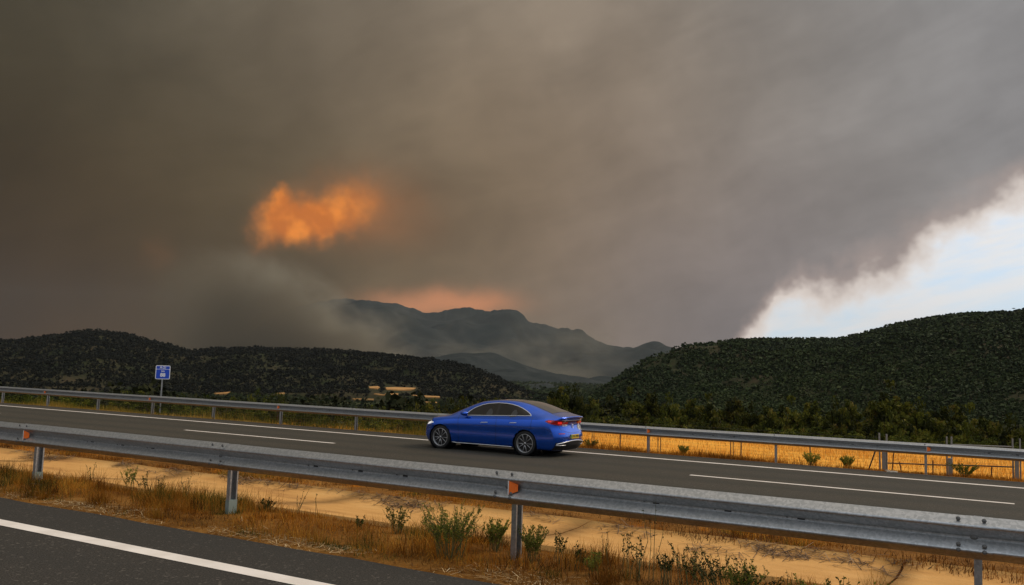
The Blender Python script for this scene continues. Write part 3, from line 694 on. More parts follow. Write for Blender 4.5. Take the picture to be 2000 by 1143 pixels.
valley_wood('valley_woodland', 5000, 380, 620, .08, .62, 3.2, M['forest'], 'dark woods at the foot of the right hill', keep_valley)

valley_wood('valley_woodland', 3600, 1250, 3600, -.04, .22, 8.0, M['forest'], 'dark woods filling the gap between the left and the right hill', lambda X, Y, s, o: np.ones(len(X), bool))
# ------------------------------------------------------------------ near trees and bushes
def crown_mesh(name, nclump, nleaf, size, leaf, seed, flat=1.0, rag=.35):
    r_ = np.random.default_rng(seed); V = []; T = []
    for k in range(nclump):
        d = r_.normal(size=3); d /= np.linalg.norm(d); rad = r_.uniform(.25, 1.0) ** .6
        c = d * rad * np.array([size[0], size[1], size[2]]) * (1 + r_.uniform(-rag, rag)); cr = r_.uniform(.16, .34) * min(size) * 1.1
        tone = r_.uniform(.1, .9)
        for i in range(nleaf):
            e = r_.normal(size=3); e /= np.linalg.norm(e); p = c + e * cr * r_.uniform(.3, 1.0) * np.array([1.15, 1.15, .8])
            a = r_.normal(size=3); a /= np.linalg.norm(a); b = np.cross(a, r_.normal(size=3)); b /= np.linalg.norm(b)
            L = leaf * r_.uniform(.6, 1.4)
            V += [p - a * L, p + b * L * .55, p + a * L, p - b * L * .55]; T += [np.clip(tone + r_.normal(0, .12), 0, 1)] * 4
    V = np.array(V); V[:, 2] += size[2]
    return mesh_np(name, V, np.arange(len(V)).reshape(-1, 4), T)
def trunk_mesh(name, h, r, seed):
    rr = random.Random(seed); mb = MB()
    pts = [(0, 0, -.6), (rr.uniform(-.05, .05), rr.uniform(-.05, .05), h * .35), (rr.uniform(-.15, .15), rr.uniform(-.15, .15), h * .7), (rr.uniform(-.2, .2), rr.uniform(-.2, .2), h)]
    mb.tube(pts, [r * 1.2, r, r * .75, r * .3], 7)
    for k in range(5):
        a = rr.uniform(0, 6.28); z0 = h * rr.uniform(.3, .7); l = h * rr.uniform(.35, .55)
        mb.tube([(0, 0, z0), (math.cos(a) * l * .5, math.sin(a) * l * .5, z0 + l * .35), (math.cos(a) * l * .9, math.sin(a) * l * .9, z0 + l * .8)], [r * .5, r * .35, r * .12], 5)
    return mb.mesh(name, True)
CROWNS = [crown_mesh('crown', 64, 46, (2.6, 2.6, 2.7), .25, 30 + k, rag=.3) for k in range(4)]
CROWNS.append(crown_mesh('crown', 64, 34, (1.9, 1.9, 3.6), .20, 40, rag=.25))
TRUNKS = [trunk_mesh('trunk', 3.4, .18, 5 + k) for k in range(3)]
for c in CROWNS: c.materials.append(M['leaf'])
for c in TRUNKS: c.materials.append(M['bark'])
BUSH = [crown_mesh('foliage', 40, 40, (1.5, 1.5, 1.1), .075, 50 + k, rag=.4) for k in range(4)]
STEMS = [trunk_mesh('stem', 1.3, .05, 25 + k) for k in range(2)]
for c in BUSH: c.materials.append(M['leaf_bush'])
for c in STEMS: c.materials.append(M['bark'])
def d_at(px, o):
    r = ray(px, 780); return math.hypot(r.x, r.y) * o / r.dot(DN)
def place_tree(px, py_top, D, width_px, kind, label, group, bush=False):
    """stand a tree on the ground at distance D in the direction of px so that its head reaches the height it has there"""
    P = at_dist(px, py_top, D); gz = float(ground_z(P.dot(DS), P.dot(DN))); H = max(P.z - gz, .8)
    wid = width_px / F_PX * D
    root = empty('bush' if bush else 'tree', (P.x, P.y, gz - .1), random.uniform(0, 6.28))
    tag(root, label, 'bush' if bush else 'tree', group)
    me = (BUSH if bush else CROWNS)[kind]; sz = (1.5, 1.1) if bush else ((2.6, 2.7) if kind < 4 else (1.9, 3.6))
    c = link('foliage' if bush else 'crown', me, None, root); tw = (.0 if bush else .10) * H
    sxy = wid / 2 / sz[0] / 1.12; szz = (H - tw) / (2 * sz[1]) / 1.08; c.scale = (sxy, sxy, szz); c.location = (0, 0, tw)
    t = link('stem' if bush else 'trunk', random.choice(STEMS if bush else TRUNKS), None, root)
    hh = 1.3 if bush else 3.4; k = H * .62 / hh; t.scale = (k, k, k)
    return root
ORD = ['first', 'second', 'third', 'fourth', 'fifth', 'sixth', 'seventh', 'eighth', 'ninth', 'tenth', 'eleventh', 'twelfth', 'thirteenth', 'fourteenth', 'fifteenth', 'sixteenth', 'seventeenth', 'eighteenth', 'nineteenth', 'twentieth', 'twenty-first', 'twenty-second', 'twenty-third', 'twenty-fourth', 'twenty-fifth']
TR = [  # px, top, distance, width px, crown
 (1095,762,150,50,0,'broad dark tree just above the roof of the blue car'), (1128,772,120,50,1,'low dark tree right behind the boot of the blue car'), (1160,783,140,50,2,None), (1192,768,170,22,4,'slim upright tree standing above its neighbours right of the car'), (1232,775,130,62,3,'wide rounded green tree right of the slim upright one'),
 (1275,776,150,52,0,None), (1312,788,120,58,1,None), (1350,784,140,48,2,None), (1385,787,120,60,3,None), (1428,788,135,64,0,'rounded olive green tree above the first field fence posts'), (1462,805,110,50,1,'small low tree in the dip of the tree line'),
 (1502,798,110,52,2,None), (1545,792,125,60,3,None), (1590,793,120,66,0,None), (1632,797,105,50,1,None), (1660,786,150,40,2,None), (1702,784,150,30,4,'narrow dark tree just left of the tallest tree'), (1735,764,135,84,3,'tallest tree of the line, above the gate posts'), (1772,790,150,50,2,None),
 (1800,800,105,60,1,None), (1848,796,120,74,0,'wide rounded tree above the left leaf of the gate'), (1895,808,105,60,3,None), (1935,822,100,70,2,'low yellow-green tree above the right leaf of the gate'), (1980,832,95,60,1,'low tree at the right edge of the photo'), (2040,835,100,70,0,'tree just outside the right end of the line')]
GT = 'trees behind the golden field'
for i, (px, py, D, wp, k, lb) in enumerate(TR):
    place_tree(px, py - 11, D, wp, k, lb or '%s tree from the left in the dark tree line behind the golden field' % ORD[i], GT)
for i in range(26):
    px = 1120 + i * 36 + random.uniform(-8, 8); py = float(np.interp(px, [1120, 1250, 1400, 1470, 1600, 1740, 1850, 2000], [800, 802, 814, 826, 820, 812, 824, 846])) + random.uniform(-6, 9)
    place_tree(px, py, random.uniform(78, 105), random.uniform(46, 70), i % 4, 'dark rounded shrub tree filling the front of the tree line, %s from the left' % (ORD + ['twenty-sixth'])[i], 'shrub trees in front of the tree line')
for i, (px, py, D, wp, k) in enumerate([(1140,800,85,55,1),(1215,806,80,60,2),(1290,812,82,60,0),(1365,816,80,60,3),(1440,822,78,60,1),(1520,828,76,62,2),(1600,832,74,60,0),(1680,838,72,62,3),(1760,842,72,60,1),(1840,846,70,62,2),(1920,850,70,60,0),(1995,856,68,60,3)]):
    place_tree(px, py, d_at(px, 45.5 + 2.5 * (i % 2)), wp * 1.2, k, 'low dark bush at the field edge, %s from the left under the tree line' % ORD[i], 'bushes along the far edge of the golden field', bush=True)
# left: scrub on the embankment beyond the barrier
BS = [(-20,768,60,70,0),(30,760,64,60,1),(75,752,70,60,2),(130,764,58,50,3),(190,768,55,60,0),(245,757,62,60,1),(290,752,64,70,2),(345,763,54,60,3),(395,768,52,60,0),(440,763,54,60,1),(478,760,56,50,2),(505,753,56,60,3),(545,762,54,60,0),(590,779,50,60,1),(640,784,47,60,2),(690,790,45,60,3),(735,787,46,60,0),(775,783,47,50,1),(815,775,50,50,2),(850,772,52,60,3),(895,770,54,60,0),(945,757,60,70,1),(985,770,56,60,2),(1040,778,56,60,3)]
BL_ = {2:'rounded bush sticking up behind the far left end of the barrier', 6:'dark bush right behind the blue kilometre sign post', 11:'tallest dark bush behind the barrier between the sign and the car', 21:'tall leafy bush just above the bonnet of the blue car'}
for i, (px, py, D, wp, k) in enumerate(BS):
    place_tree(px, py, d_at(px, (30.0, 32.5, 35.0)[i % 3]), wp * 1.15, k, BL_.get(i, '%s green bush from the left on the slope behind the far barrier' % ORD[i]), 'bushes on the slope behind the far barrier', bush=True)
BS2 = [(20,781,44,60),(110,786,43,60),(160,791,42,50),(235,792,42,60),(345,796,40,50),(385,802,39,50),(455,803,39,50),(500,806,38,60),(590,812,37,60),(640,816,36,60),(735,824,35,60),(790,826,35,50),(830,830,34,60)]
for i, (px, py, D, wp) in enumerate(BS2):
    place_tree(px, py, d_at(px, 28.6), wp * 1.2, i % 4, '%s low scrub bush from the left, seen under the far barrier beam' % ORD[i], 'low scrub seen under the far barrier', bush=True)

# copses between the tree line and the far woods: one mass of leaf clumps
def copse(name, n, d0, d1, a0, a1, rad, label):
    az = rng.uniform(a0, a1, n); D = np.sqrt(rng.uniform(d0 ** 2, d1 ** 2, n)); X = D * np.sin(az); Y = D * np.cos(az)
    s = X * DS.x + Y * DS.y; o = X * DN.x + Y * DN.y; k = (o > 95) | ((s > 30) & (o > 60)); X, Y, s, o = X[k], Y[k], s[k], o[k]; n = len(X); Z = ground_z(s, o)
    R = rad * rng.uniform(.6, 1.3, n); nl = 150
    d = rng.normal(size=(n, nl, 3)); d /= np.linalg.norm(d, axis=-1, keepdims=True); rr_ = rng.uniform(.55, 1.0, (n, nl, 1))
    C = d * rr_ * R[:, None, None] * (1 + .25 * np.sin(d[..., :1] * 5 + X[:, None, None]) * np.cos(d[..., 2:] * 6 + Y[:, None, None])) + np.stack([X, Y, Z + .85 * R], -1)[:, None]
    a = rng.normal(size=(n, nl, 3)); a /= np.linalg.norm(a, axis=-1, keepdims=True); b_ = np.cross(a, rng.normal(size=(n, nl, 3))); b_ /= np.linalg.norm(b_, axis=-1, keepdims=True)
    L = rng.uniform(.25, .6, (n, nl, 1)) * (R[:, None, None] / 3)
    V = np.stack([C - a * L, C + b_ * L * .7, C + a * L, C - b_ * L * .7], 2).reshape(-1, 3)
    ti = (.45 + rng.normal(0, .14, n))[:, None] + .18 * np.sin(d[..., 0] * 4 + X[:, None]) * np.sin(d[..., 1] * 4 + d[..., 2] * 3 + Y[:, None]) + rng.normal(0, .06, (n, nl))
    tag(link(name, mesh_np(name, V, np.arange(len(V)).reshape(-1, 4), np.repeat(np.clip(ti, 0, 1).ravel(), 4)), M['leaf_far']), label, 'woodland', kind='stuff')
copse('copse', 500, 100, 420, -.62, .14, 2.7, 'bushy copses on the valley slope to the left of the car')
copse('copse', 330, 130, 420, .10, .62, 2.9, 'bushy copses behind the tree line on the right')
# ------------------------------------------------------------------ grass
def blades(name, S, O, Z, H, Wd, tint, mat, label, lean=.35, segs=2, cat='grass', kind='stuff'):
    n = len(S); ang = rng.random(n) * 6.283; la = rng.random(n) * 6.283; ln = np.abs(rng.normal(0, lean, n))
    B = S[:, None] * np.array(DS) + O[:, None] * np.array(DN); B[:, 2] = Z
    side = np.stack([np.cos(ang), np.sin(ang), np.zeros(n)], 1) * (Wd / 2)[:, None]
    ld = np.stack([np.cos(la) * np.sin(ln), np.sin(la) * np.sin(ln), np.cos(ln)], 1)
    mid = B + ld * (H * .55)[:, None]; ld2 = ld + np.stack([np.cos(la), np.sin(la), -np.ones(n) * .3], 1) * (ln * .8)[:, None]
    tip = mid + ld2 * (H * .5)[:, None]
    V = np.stack([B - side, B + side, mid - side * .75, mid + side * .75, tip], 1).reshape(-1, 3)
    b = np.arange(n)[:, None] * 5
    F3 = np.concatenate([b + np.array([[0, 1, 3]]), b + np.array([[0, 3, 2]]), b + np.array([[2, 3, 4]])])
    me = mesh_np(name, V, F3, np.repeat(np.clip(tint, 0, 1), 5))
    o = link(name, me, mat); return tag(o, label, cat, kind=kind)
def patchy(s, o, sc, seed): return fbm2(s / sc, o / sc, 4, seed)
def scatter(n, s0, s1, o0, o1, dens=None):
    s = rng.uniform(s0, s1, n); o = rng.uniform(o0, o1, n)
    if dens is not None: k = rng.random(n) < dens(s, o); s, o = s[k], o[k]
    return s, o
def zz(s, o): return gz_bumpy(s, o)
# near verge
def dens_v(s, o): return np.clip(.50 + .75 * patchy(s, o, .55, 1), .10, 1) * sstep(o, 6.50, 6.95) * (1 - sstep(o, 8.15, 8.45) * .9)
s, o = scatter(120000, 1.0, 26, 6.5, 8.5, dens_v)
nz = patchy(s, o, .9, 7); edge = sstep(o, 6.5, 7.2)
H = (.035 + .15 * edge * np.clip(.5 + .5 * patchy(s, o, .5, 3), .1, 1.3)) * rng.uniform(.4, 1.35, len(s))
ti = .36 + .26 * nz + rng.normal(0, .17, len(s)) + np.where(patchy(s, o, .6, 12) > .5, .42, 0)
blades('dry_grass', s, o, zz(s, o), H, rng.uniform(.003, .0065, len(s)), ti, M['grass_dry'], 'dry orange brown grass on the near verge under the barrier', lean=.75)
def clumps(name, n, s0, s1, o0, o1, dens, Hr, label, mat='grass_dry', nb=110, sp=.10, tints=(.15, .3, .5, .62, .88)):
    cs, co = scatter(n, s0, s1, o0, o1, dens); n = len(cs); ch = rng.uniform(Hr[0], Hr[1], n); ct = rng.choice(tints, n); cr = rng.uniform(.5, 1.5, n) * sp
    s = np.repeat(cs, nb) + rng.normal(0, 1, n * nb) * np.repeat(cr, nb); o = np.repeat(co, nb) + rng.normal(0, 1, n * nb) * np.repeat(cr, nb) * .8
    blades(name, s, o, zz(s, o), np.repeat(ch, nb) * rng.uniform(.3, 1.15, n * nb), rng.uniform(.0025, .006, n * nb), np.repeat(ct, nb) + rng.normal(0, .09, n * nb), M[mat], label, lean=.55)
clumps('grass_tuft', 420, 1.0, 24, 6.75, 8.35, lambda s, o: np.clip(.45 + .7 * patchy(s, o, .8, 41), .05, 1), (.10, .30), 'ragged orange, brown and green tufts standing out of the dry verge grass')
clumps('grass_tuft', 260, -1, 32, 11.3, 13.6, lambda s, o: np.clip(.5 + .7 * patchy(s, o, .8, 43), .05, 1), (.08, .22), 'ragged brown tufts beyond the concrete ditch', tints=(.1, .25, .4, .5, .6, .85))
# straw litter on the verge and against the ditch
def litter(name, n, s0, s1, o0, o1, zf, L, Wd, label, dens, mat='straw'):
    s, o = scatter(n, s0, s1, o0, o1, dens); n = len(s); a = rng.random(n) * 6.283; l = rng.uniform(L[0], L[1], n)
    c = s[:, None] * np.array(DS) + o[:, None] * np.array(DN); c[:, 2] = zf(s, o) + rng.uniform(.004, .03, n)
    d = np.stack([np.cos(a), np.sin(a), rng.normal(0, .12, n)], 1) * l[:, None] / 2; p = np.stack([-np.sin(a), np.cos(a), np.zeros(n)], 1) * Wd
    V = np.stack([c - d - p, c - d + p, c + d + p, c + d - p], 1).reshape(-1, 3)
    return tag(link(name, mesh_np(name, V, np.arange(4 * n).reshape(-1, 4), np.repeat(rng.random(n) ** 1.3, 4)), M[mat]), label, 'litter', kind='stuff')
litter('straw_litter', 22000, 1, 24, 6.42, 7.5, zz, (.03, .16), .0022, 'broken straw lying along the edge of the near road', lambda s, o: np.exp(-((o - 6.75) / .24) ** 2) * np.clip(.6 + .8 * patchy(s, o, .5, 21), 0, 1))
# beyond the ditch
def far_edge(s): return 11.25 - .45 * np.clip(patchy(s, s * 0, 1.3, 31), -.9, .9)
def dens_m(s, o): return np.clip(.45 + .8 * patchy(s, o, .8, 2), .05, 1) * sstep(o - far_edge(s), -.02, .25)
s, o = scatter(130000, -1, 40, 10.7, 14.6, dens_m); zt = np.maximum(zz(s, o), np.interp(o, [a for a, _ in DP], [b for _, b in DP], right=-9))
ti = .27 + .18 * patchy(s, o, .8, 7) + rng.normal(0, .12, len(s)) + np.where(patchy(s, o, .9, 13) > .75, .4, 0)
blades('median_grass', s, o, zt, rng.uniform(.04, .15, len(s)), rng.uniform(.005, .010, len(s)), ti, M['grass_dry'], 'brown grass between the concrete ditch and the far road', lean=.95)
litter('dead_stalks', 40000, -1, 34, 10.4, 12.4, lambda s, o: np.maximum(zz(s, o), np.interp(o, [a for a, _ in DP], [b for _, b in DP], right=-9)), (.05, .40), .0045, 'dead grey stalks washed up along the far side of the ditch',
       lambda s, o: np.exp(-((o - far_edge(s) - .05) / .34) ** 2) * np.clip(.2 + 1.4 * patchy(s, o, .5, 22), 0, 1), 'twig')
# far verge, left (green) and right (short dry)
s, o = scatter(80000, 13, 110, 26.1, 29.5, lambda s, o: np.clip(.4 + .7 * patchy(s, o, 1.6, 4), .1, 1)); 
H = np.where(o < 26.9, .08, .26) * rng.uniform(.5, 1.5, len(s)) * np.clip(1 + .5 * patchy(s, o, 2.0, 6), .4, 1.6)
ti = np.where(o < 27.0, .88, .58) + .2 * patchy(s, o, 1.5, 9) + rng.normal(0, .12, len(s))
blades('tall_verge_grass', s, o, ground_z(s, o), H, rng.uniform(.008, .018, len(s)), ti, M['grass_green'], 'yellow green tall grass behind the far barrier on the left', lean=.3)
s, o = scatter(60000, -6, 18, 26.05, 28.8, lambda s, o: np.clip(.5 + .7 * patchy(s, o, 1.1, 5), .08, 1) * (1 - .6 * sstep(o, 27.0, 28.5)))
ti = .30 + .25 * sstep(o, 26.5, 27.6) + .12 * patchy(s, o, 1.5, 9) + rng.normal(0, .1, len(s))
blades('dry_verge_grass', s, o, ground_z(s, o), (.05 + .12 * rng.random(len(s))) * np.clip(1 + .6 * patchy(s, o, .9, 15), .4, 1.8), rng.uniform(.007, .014, len(s)), ti, M['grass_dry'], 'short dry grass at the foot of the wire fence', lean=.4)
s, o = scatter(60000, -10, 40, 28.6, 42.2, lambda s, o: np.clip(.55 + .5 * patchy(s, o, 2.5, 17), .1, 1))
blades('wheat_stubble', s, o, ground_z(s, o) + .06, rng.uniform(.06, .2, len(s)), rng.uniform(.012, .025, len(s)), rng.uniform(.2, 1, len(s)), M['stubble'], 'golden stubble standing in the field behind the fence', lean=.2)

# ------------------------------------------------------------------ weeds
def weed(px, py_base, py_top, o, label, style, spread=.5, stems=9, seed=0, name='weed', group='weeds on the near verge', zf=None, tilt=0.0):
    rr = random.Random(seed * 31 + 5); s0, _ = s_on(px, py_base, o); z0 = float(zz(s0, o))
    base = W(s0, o, z0); D = (base - EYE).length; H = (py_base - py_top) / F_PX * D
    root = empty(name, base, rr.uniform(0, 6.28)); tag(root, label, 'weed', group)
    mb = MB(); LV = []; LT = []
    lateral = CR * tilt
    Rinv = Matrix.Rotation(-root.rotation_euler.z, 4, 'Z')
    for k in range(stems):
        a = 6.28 * k / stems + rr.uniform(-.3, .3); sp = spread * rr.uniform(.25, 1.0) ** .7; h = H * rr.uniform(.62, 1.0) if k else H
        lt = Rinv @ lateral * H
        top = Vector((math.cos(a) * sp * H, math.sin(a) * sp * H, h)) + lt
        mid = Vector((top.x * .50, top.y * .50, h * .55)); r0 = .0035 if style != 'bush' else .0028
        b0_ = Vector((math.cos(a), math.sin(a), 0)) * rr.uniform(.0, .09) * (H / .4)
        pts = [b0_ + Vector((0, 0, -.03)), b0_ * .6 + mid * .5 + Vector((rr.uniform(-.01, .01), 0, 0)), mid, mid.lerp(top, .5) + Vector((rr.uniform(-.02, .02), rr.uniform(-.02, .02), 0)), top]
        mb.tube(pts, [r0, r0 * .9, r0 * .75, r0 * .6, r0 * .35], 4, False)
        paths = [pts]
        if style in ('bush', 'stalk'):
            for q in range(6 if style == 'bush' else 3):
                f = rr.uniform(.35, .9); p0 = mid * (f / .55) if f < .55 else mid.lerp(top, (f - .55) / .45)
                b = rr.uniform(0, 6.28); l = H * rr.uniform(.12, .32) * (1 - f * .5); p1 = p0 + Vector((math.cos(b) * l * .55, math.sin(b) * l * .55, l))
                mb.tube([p0, p0.lerp(p1, .5) + Vector((0, 0, -l * .05)), p1], [r0 * .5, r0 * .4, r0 * .25], 3, False); paths.append([p0, p1])
        for P_ in paths:
            nl = {'bush': 30, 'stalk': 20, 'leafy': 26, 'thin': 9}[style]; nl = nl if P_ is pts else max(nl // 3, 3)
            for q in range(nl):
                f = rr.uniform(.22 if style in ('bush', 'leafy') else .3, 1.0) ** .8 * (len(P_) - 1); i = min(int(f), len(P_) - 2); c = P_[i].lerp(P_[i + 1], f - i)
                L = {'bush': .0082, 'stalk': .0095, 'leafy': .0105, 'thin': .008}[style] * rr.uniform(.6, 1.6)
                a_ = Vector((rr.gauss(0, 1), rr.gauss(0, 1), rr.gauss(.3, 1))).normalized(); b_ = a_.cross(Vector((rr.gauss(0, 1), rr.gauss(0, 1), rr.gauss(0, 1)))).normalized()
                c = c + a_ * L * .9
                LV += [c - a_ * L, c + b_ * L * .5, c + a_ * L, c - b_ * L * .5]
                dk = style in ('stalk', 'thin') and f > (len(P_) - 1) * .35
                LT += [min(max((.02 if dk else .68) + rr.gauss(0, .28), 0), 1)] * 4
    st_ = mb.build('stem', M['weed_stem'], root)
    st_['kind'] = 'stuff'
    LV = [tuple(v) for v in LV]
    link('foliage' if style in ('bush', 'leafy') else 'seed_head', mesh_np('foliage', LV, np.arange(len(LV)).reshape(-1, 4), LT), M['weed'], root)['kind'] = 'stuff'
    return root
WEEDS = [
 (775,1040,988,7.95,'small green weed left of the largest weed bush',  'leafy', .6, 24, 0),
 (878,1098,996,7.15,'largest green weed bush left of the middle barrier post', 'bush', .75, 44, 0),
 (968,1062,1005,7.75,'green weed just left of the middle barrier post', 'bush', .55, 26, 0),
 (1040,1075,1008,7.6,'leafy weed just right of the middle barrier post', 'bush', .55, 26, 0),
 (1092,1085,1024,7.6,'short stalked weed right of the weed by the middle post', 'stalk', .3, 6, 0),
 (1182,1098,1020,7.6,'single tall dark stalk left of the pair of stalks', 'thin', .12, 3, 0),
 (1222,1105,1022,7.5,'pair of dark budded stalks on the verge right of the middle post', 'stalk', .12, 3, 0),
 (1276,1110,962,7.35,'tallest thin stalk reaching up in front of the barrier beam', 'thin', .16, 4, 0),
 (1345,1143,1055,7.3,'dark stalky weed beside the crossing stalks', 'stalk', .4, 7, -.1),
 (1415,1150,1040,7.1,'tall leaning weed with dark buds at the bottom of the photo', 'stalk', .35, 10, -.3),
 (1475,1150,1060,7.2,'leaning budded stalks right of the tall leaning weed', 'stalk', .2, 6, -.35),
 (1540,1150,1093,7.4,'short single stalk at the bottom edge', 'thin', .1, 3, 0),
 (1650,1165,1105,7.3,'green leafy weed at the bottom edge left of the last post', 'leafy', .5, 14, 0),
 (1715,1165,1098,7.3,'bright green leafy weed nearest to the cracked slab joint', 'leafy', .5, 14, 0),
 (1765,1165,1110,7.4,'small green weed left of the rightmost post', 'leafy', .35, 8, 0),
 (282,965,922,8.05,'dark forked stalk right of the leftmost post', 'stalk', .5, 5, -.2),
 (250,970,925,8.1,'pale yellow wispy weed left of the dark forked stalk', 'bush', .45, 8, .1),
 (308,968,928,8.0,'upright dark budded stalk between the leftmost posts', 'stalk', .25, 4, .2),
 (362,978,938,8.05,'thin pale stalk in the grass between the left posts', 'thin', .35, 6, 0),
 (175,960,925,8.2,'faint dry stalk close to the leftmost post', 'thin', .35, 5, 0),
 (580,1008,960,8.1,'slanted yellow green stalk right of the second post', 'thin', .3, 4, .2),
 (616,1013,970,8.1,'lone straight stalk between the second and the middle post', 'thin', .05, 2, 0),
 (1130,1100,1050,7.5,'short dark budded stalk between two weeds right of the middle post', 'stalk', .3, 6, .1),
 (1160,1112,1062,7.35,'low leafy stalk in the grass left of the tall single stalk', 'bush', .5, 10, 0),
 (1245,1122,1040,7.3,'dark knobbly stalk right beside the pair of budded stalks', 'stalk', .2, 4, 0),
 (1385,1140,1062,7.25,'forked dark stalk between the crossing stalks and the leaning weed', 'stalk', .45, 8, -.15),
 (1450,1160,1078,7.15,'dense low dark weed at the foot of the leaning stalks', 'bush', .6, 20, 0),
 (1510,1165,1098,7.1,'small dark weed clump at the very bottom right of the leaning stalks', 'stalk', .5, 9, -.2),
 (1605,1160,1115,7.25,'tiny green weed beside the bottom leafy weed', 'leafy', .5, 10, 0),
 (700,1030,1000,7.9,'small dry weed in the grass halfway between the second and the middle post', 'stalk', .5, 7, 0),
 (520,1012,985,8.0,'tuft of dark seed heads just right of the second post', 'stalk', .6, 8, 0),
 (1300,1130,1070,7.3,'low dark weed under the tallest stalk', 'stalk', .4, 8, 0),
 (1580,1158,1100,7.2,'low green weed in the grass near the bottom edge', 'bush', .5, 9, 0),
]
for i, (px, pb, pt, o_, lb, st, sp, ns_, tl) in enumerate(WEEDS): weed(px, pb, pt, o_, lb, st, sp, ns_, i, tilt=tl)
# rooted in the verge clumps, dark knobbly heads
for i, (px, pb, pt, o_, lb, sp) in enumerate([(1655,902,880,26.6,'bright green spiky plant in front of the fence left of the gate', .5), (1585,898,874,26.9,'pale green plant at the fence left of the bright spiky plant', .6), (1335,882,863,26.7,'faint green plant right of the first reflector post', .5), (1885,924,898,26.9,'round dark green bush growing through the right leaf of the gate', .9), (1152,868,850,27.3,'yellowish plant right behind the blue car', .8), (1568,1073,1047,11.3,'yellow green tuft at the edge of the concrete ditch', .5)]):
    rr = weed(px, pb, pt, o_, lb, 'leafy', sp * 1.3, 34, 60 + i, group='green plants along the fence' if i < 5 else None)
    for c in rr.children:
        if c.name.startswith('foliage') and i != 3: c.data.materials[0] = M['weed_light']
        if c.name.startswith('foliage') and i < 5:
            me = c.data; co = np.empty(len(me.vertices) * 3, np.float32); me.vertices.foreach_get('co', co); co = co.reshape(-1, 4, 3); ctr = co.mean(1, keepdims=True)
            co = ctr + (co - ctr) * 2.3; me.vertices.foreach_set('co', co.ravel()); me.update()
# pale stones and scraps at the roadside
for i, (px, py, z, r_) in enumerate([(1733,919,ZF,.05),(1742,921.5,ZF,.09)]):
    s_, o_ = on_plane(px, py, z + .02); mb = MB(); TV, TF = ico(.3, 77 + i, (1.6, .8, .35)); mb.add([Vector(v) * r_ for v in TV], [tuple(f) for f in TF]); q = mb.build('stone', M['stone']); q.location = W(s_, o_, z + .02)
    tag(q, ['small pale stone on the road edge below the gate posts', 'flat pale stone lying on the road edge below the gate posts'][i], 'stone')
# ------------------------------------------------------------------ kilometre sign
s_, o_ = on_plane(313, 801, ZF - .15); base = W(s_, o_, ZF - .3)
toc = EYE - base; yaw = math.atan2(toc.y, toc.x) + math.pi / 2 + math.radians(10)
sign = empty('kilometre_sign', base, yaw); tag(sign, 'blue kilometre sign with white lettering on a thin grey post', 'road sign')
Ds = math.hypot(base.x, base.y); zt = at_dist(321, 714, Ds).z - base.z; zbp = at_dist(321, 741, Ds).z - base.z; wd = 25.0 / F_PX * Ds
MB().box((0, .05, (zt - .1) / 2), (.035, .02, (zt - .1) / 2)).build('post', M['galv'], sign)
def rrect(w_, h_, r_, y0, y1, cz, n=5):
    P = []
    for (cx, cy, a0) in ((w_ / 2 - r_, h_ / 2 - r_, 0), (-w_ / 2 + r_, h_ / 2 - r_, 90), (-w_ / 2 + r_, -h_ / 2 + r_, 180), (w_ / 2 - r_, -h_ / 2 + r_, 270)):
        for k in range(n + 1): a = math.radians(a0 + 90 * k / n); P.append((cx + r_ * math.cos(a), cy + r_ * math.sin(a)))
    m_ = len(P); vs = [(x, y0, z + cz) for x, z in P] + [(x, y1, z + cz) for x, z in P]
    return MB().add(vs, [tuple(range(m_)), tuple(range(m_, 2 * m_))[::-1]] + [(i, m_ + i, m_ + (i + 1) % m_, (i + 1) % m_) for i in range(m_)])
M['sign_white'] = simple('sign_white', (.80, .82, .85), .35, var=.04); M['sign_blue'] = simple('sign_blue', (.01, .07, .55), .35, var=.06)
hh_ = zt - zbp; cz = (zt + zbp) / 2
rrect(wd, hh_, .07, -.004, .02, cz).build('panel', M['sign_white'], sign)
rrect(wd * .90, hh_ * .21, .03, -.010, -.002, cz + hh_ * .345).build('route_band', M['sign_blue'], sign)
rrect(wd * .90, hh_ * .66, .04, -.010, -.002, cz - hh_ * .122).build('distance_field', M['sign_blue'], sign)
def text(body, size, parent, loc, rot, mat, name, weight=.0):
    cu = bpy.data.curves.new(name, 'FONT'); cu.body = body; cu.size = size; cu.align_x = 'CENTER'; cu.align_y = 'CENTER'; cu.extrude = .002; cu.offset = weight; cu.resolution_u = 3
    t_ = bpy.data.objects.new(name, cu); COL.objects.link(t_); dg = bpy.context.evaluated_depsgraph_get(); me = bpy.data.meshes.new_from_object(t_.evaluated_get(dg)); bpy.data.objects.remove(t_)
    o = link(name, me, mat, parent); o.location = loc; o.rotation_euler = rot; return o
rt = (math.pi / 2, 0, 0)
text('A-21', hh_ * .23, sign, (0, -.013, cz + hh_ * .345), rt, M['sign_white'], 'route_number', .004)
text('km', hh_ * .18, sign, (0, -.013, cz + hh_ * .09), rt, M['sign_white'], 'unit_text', .003)
text('88', hh_ * .36, sign, (0, -.013, cz - hh_ * .20), rt, M['sign_white'], 'distance_number', .009)

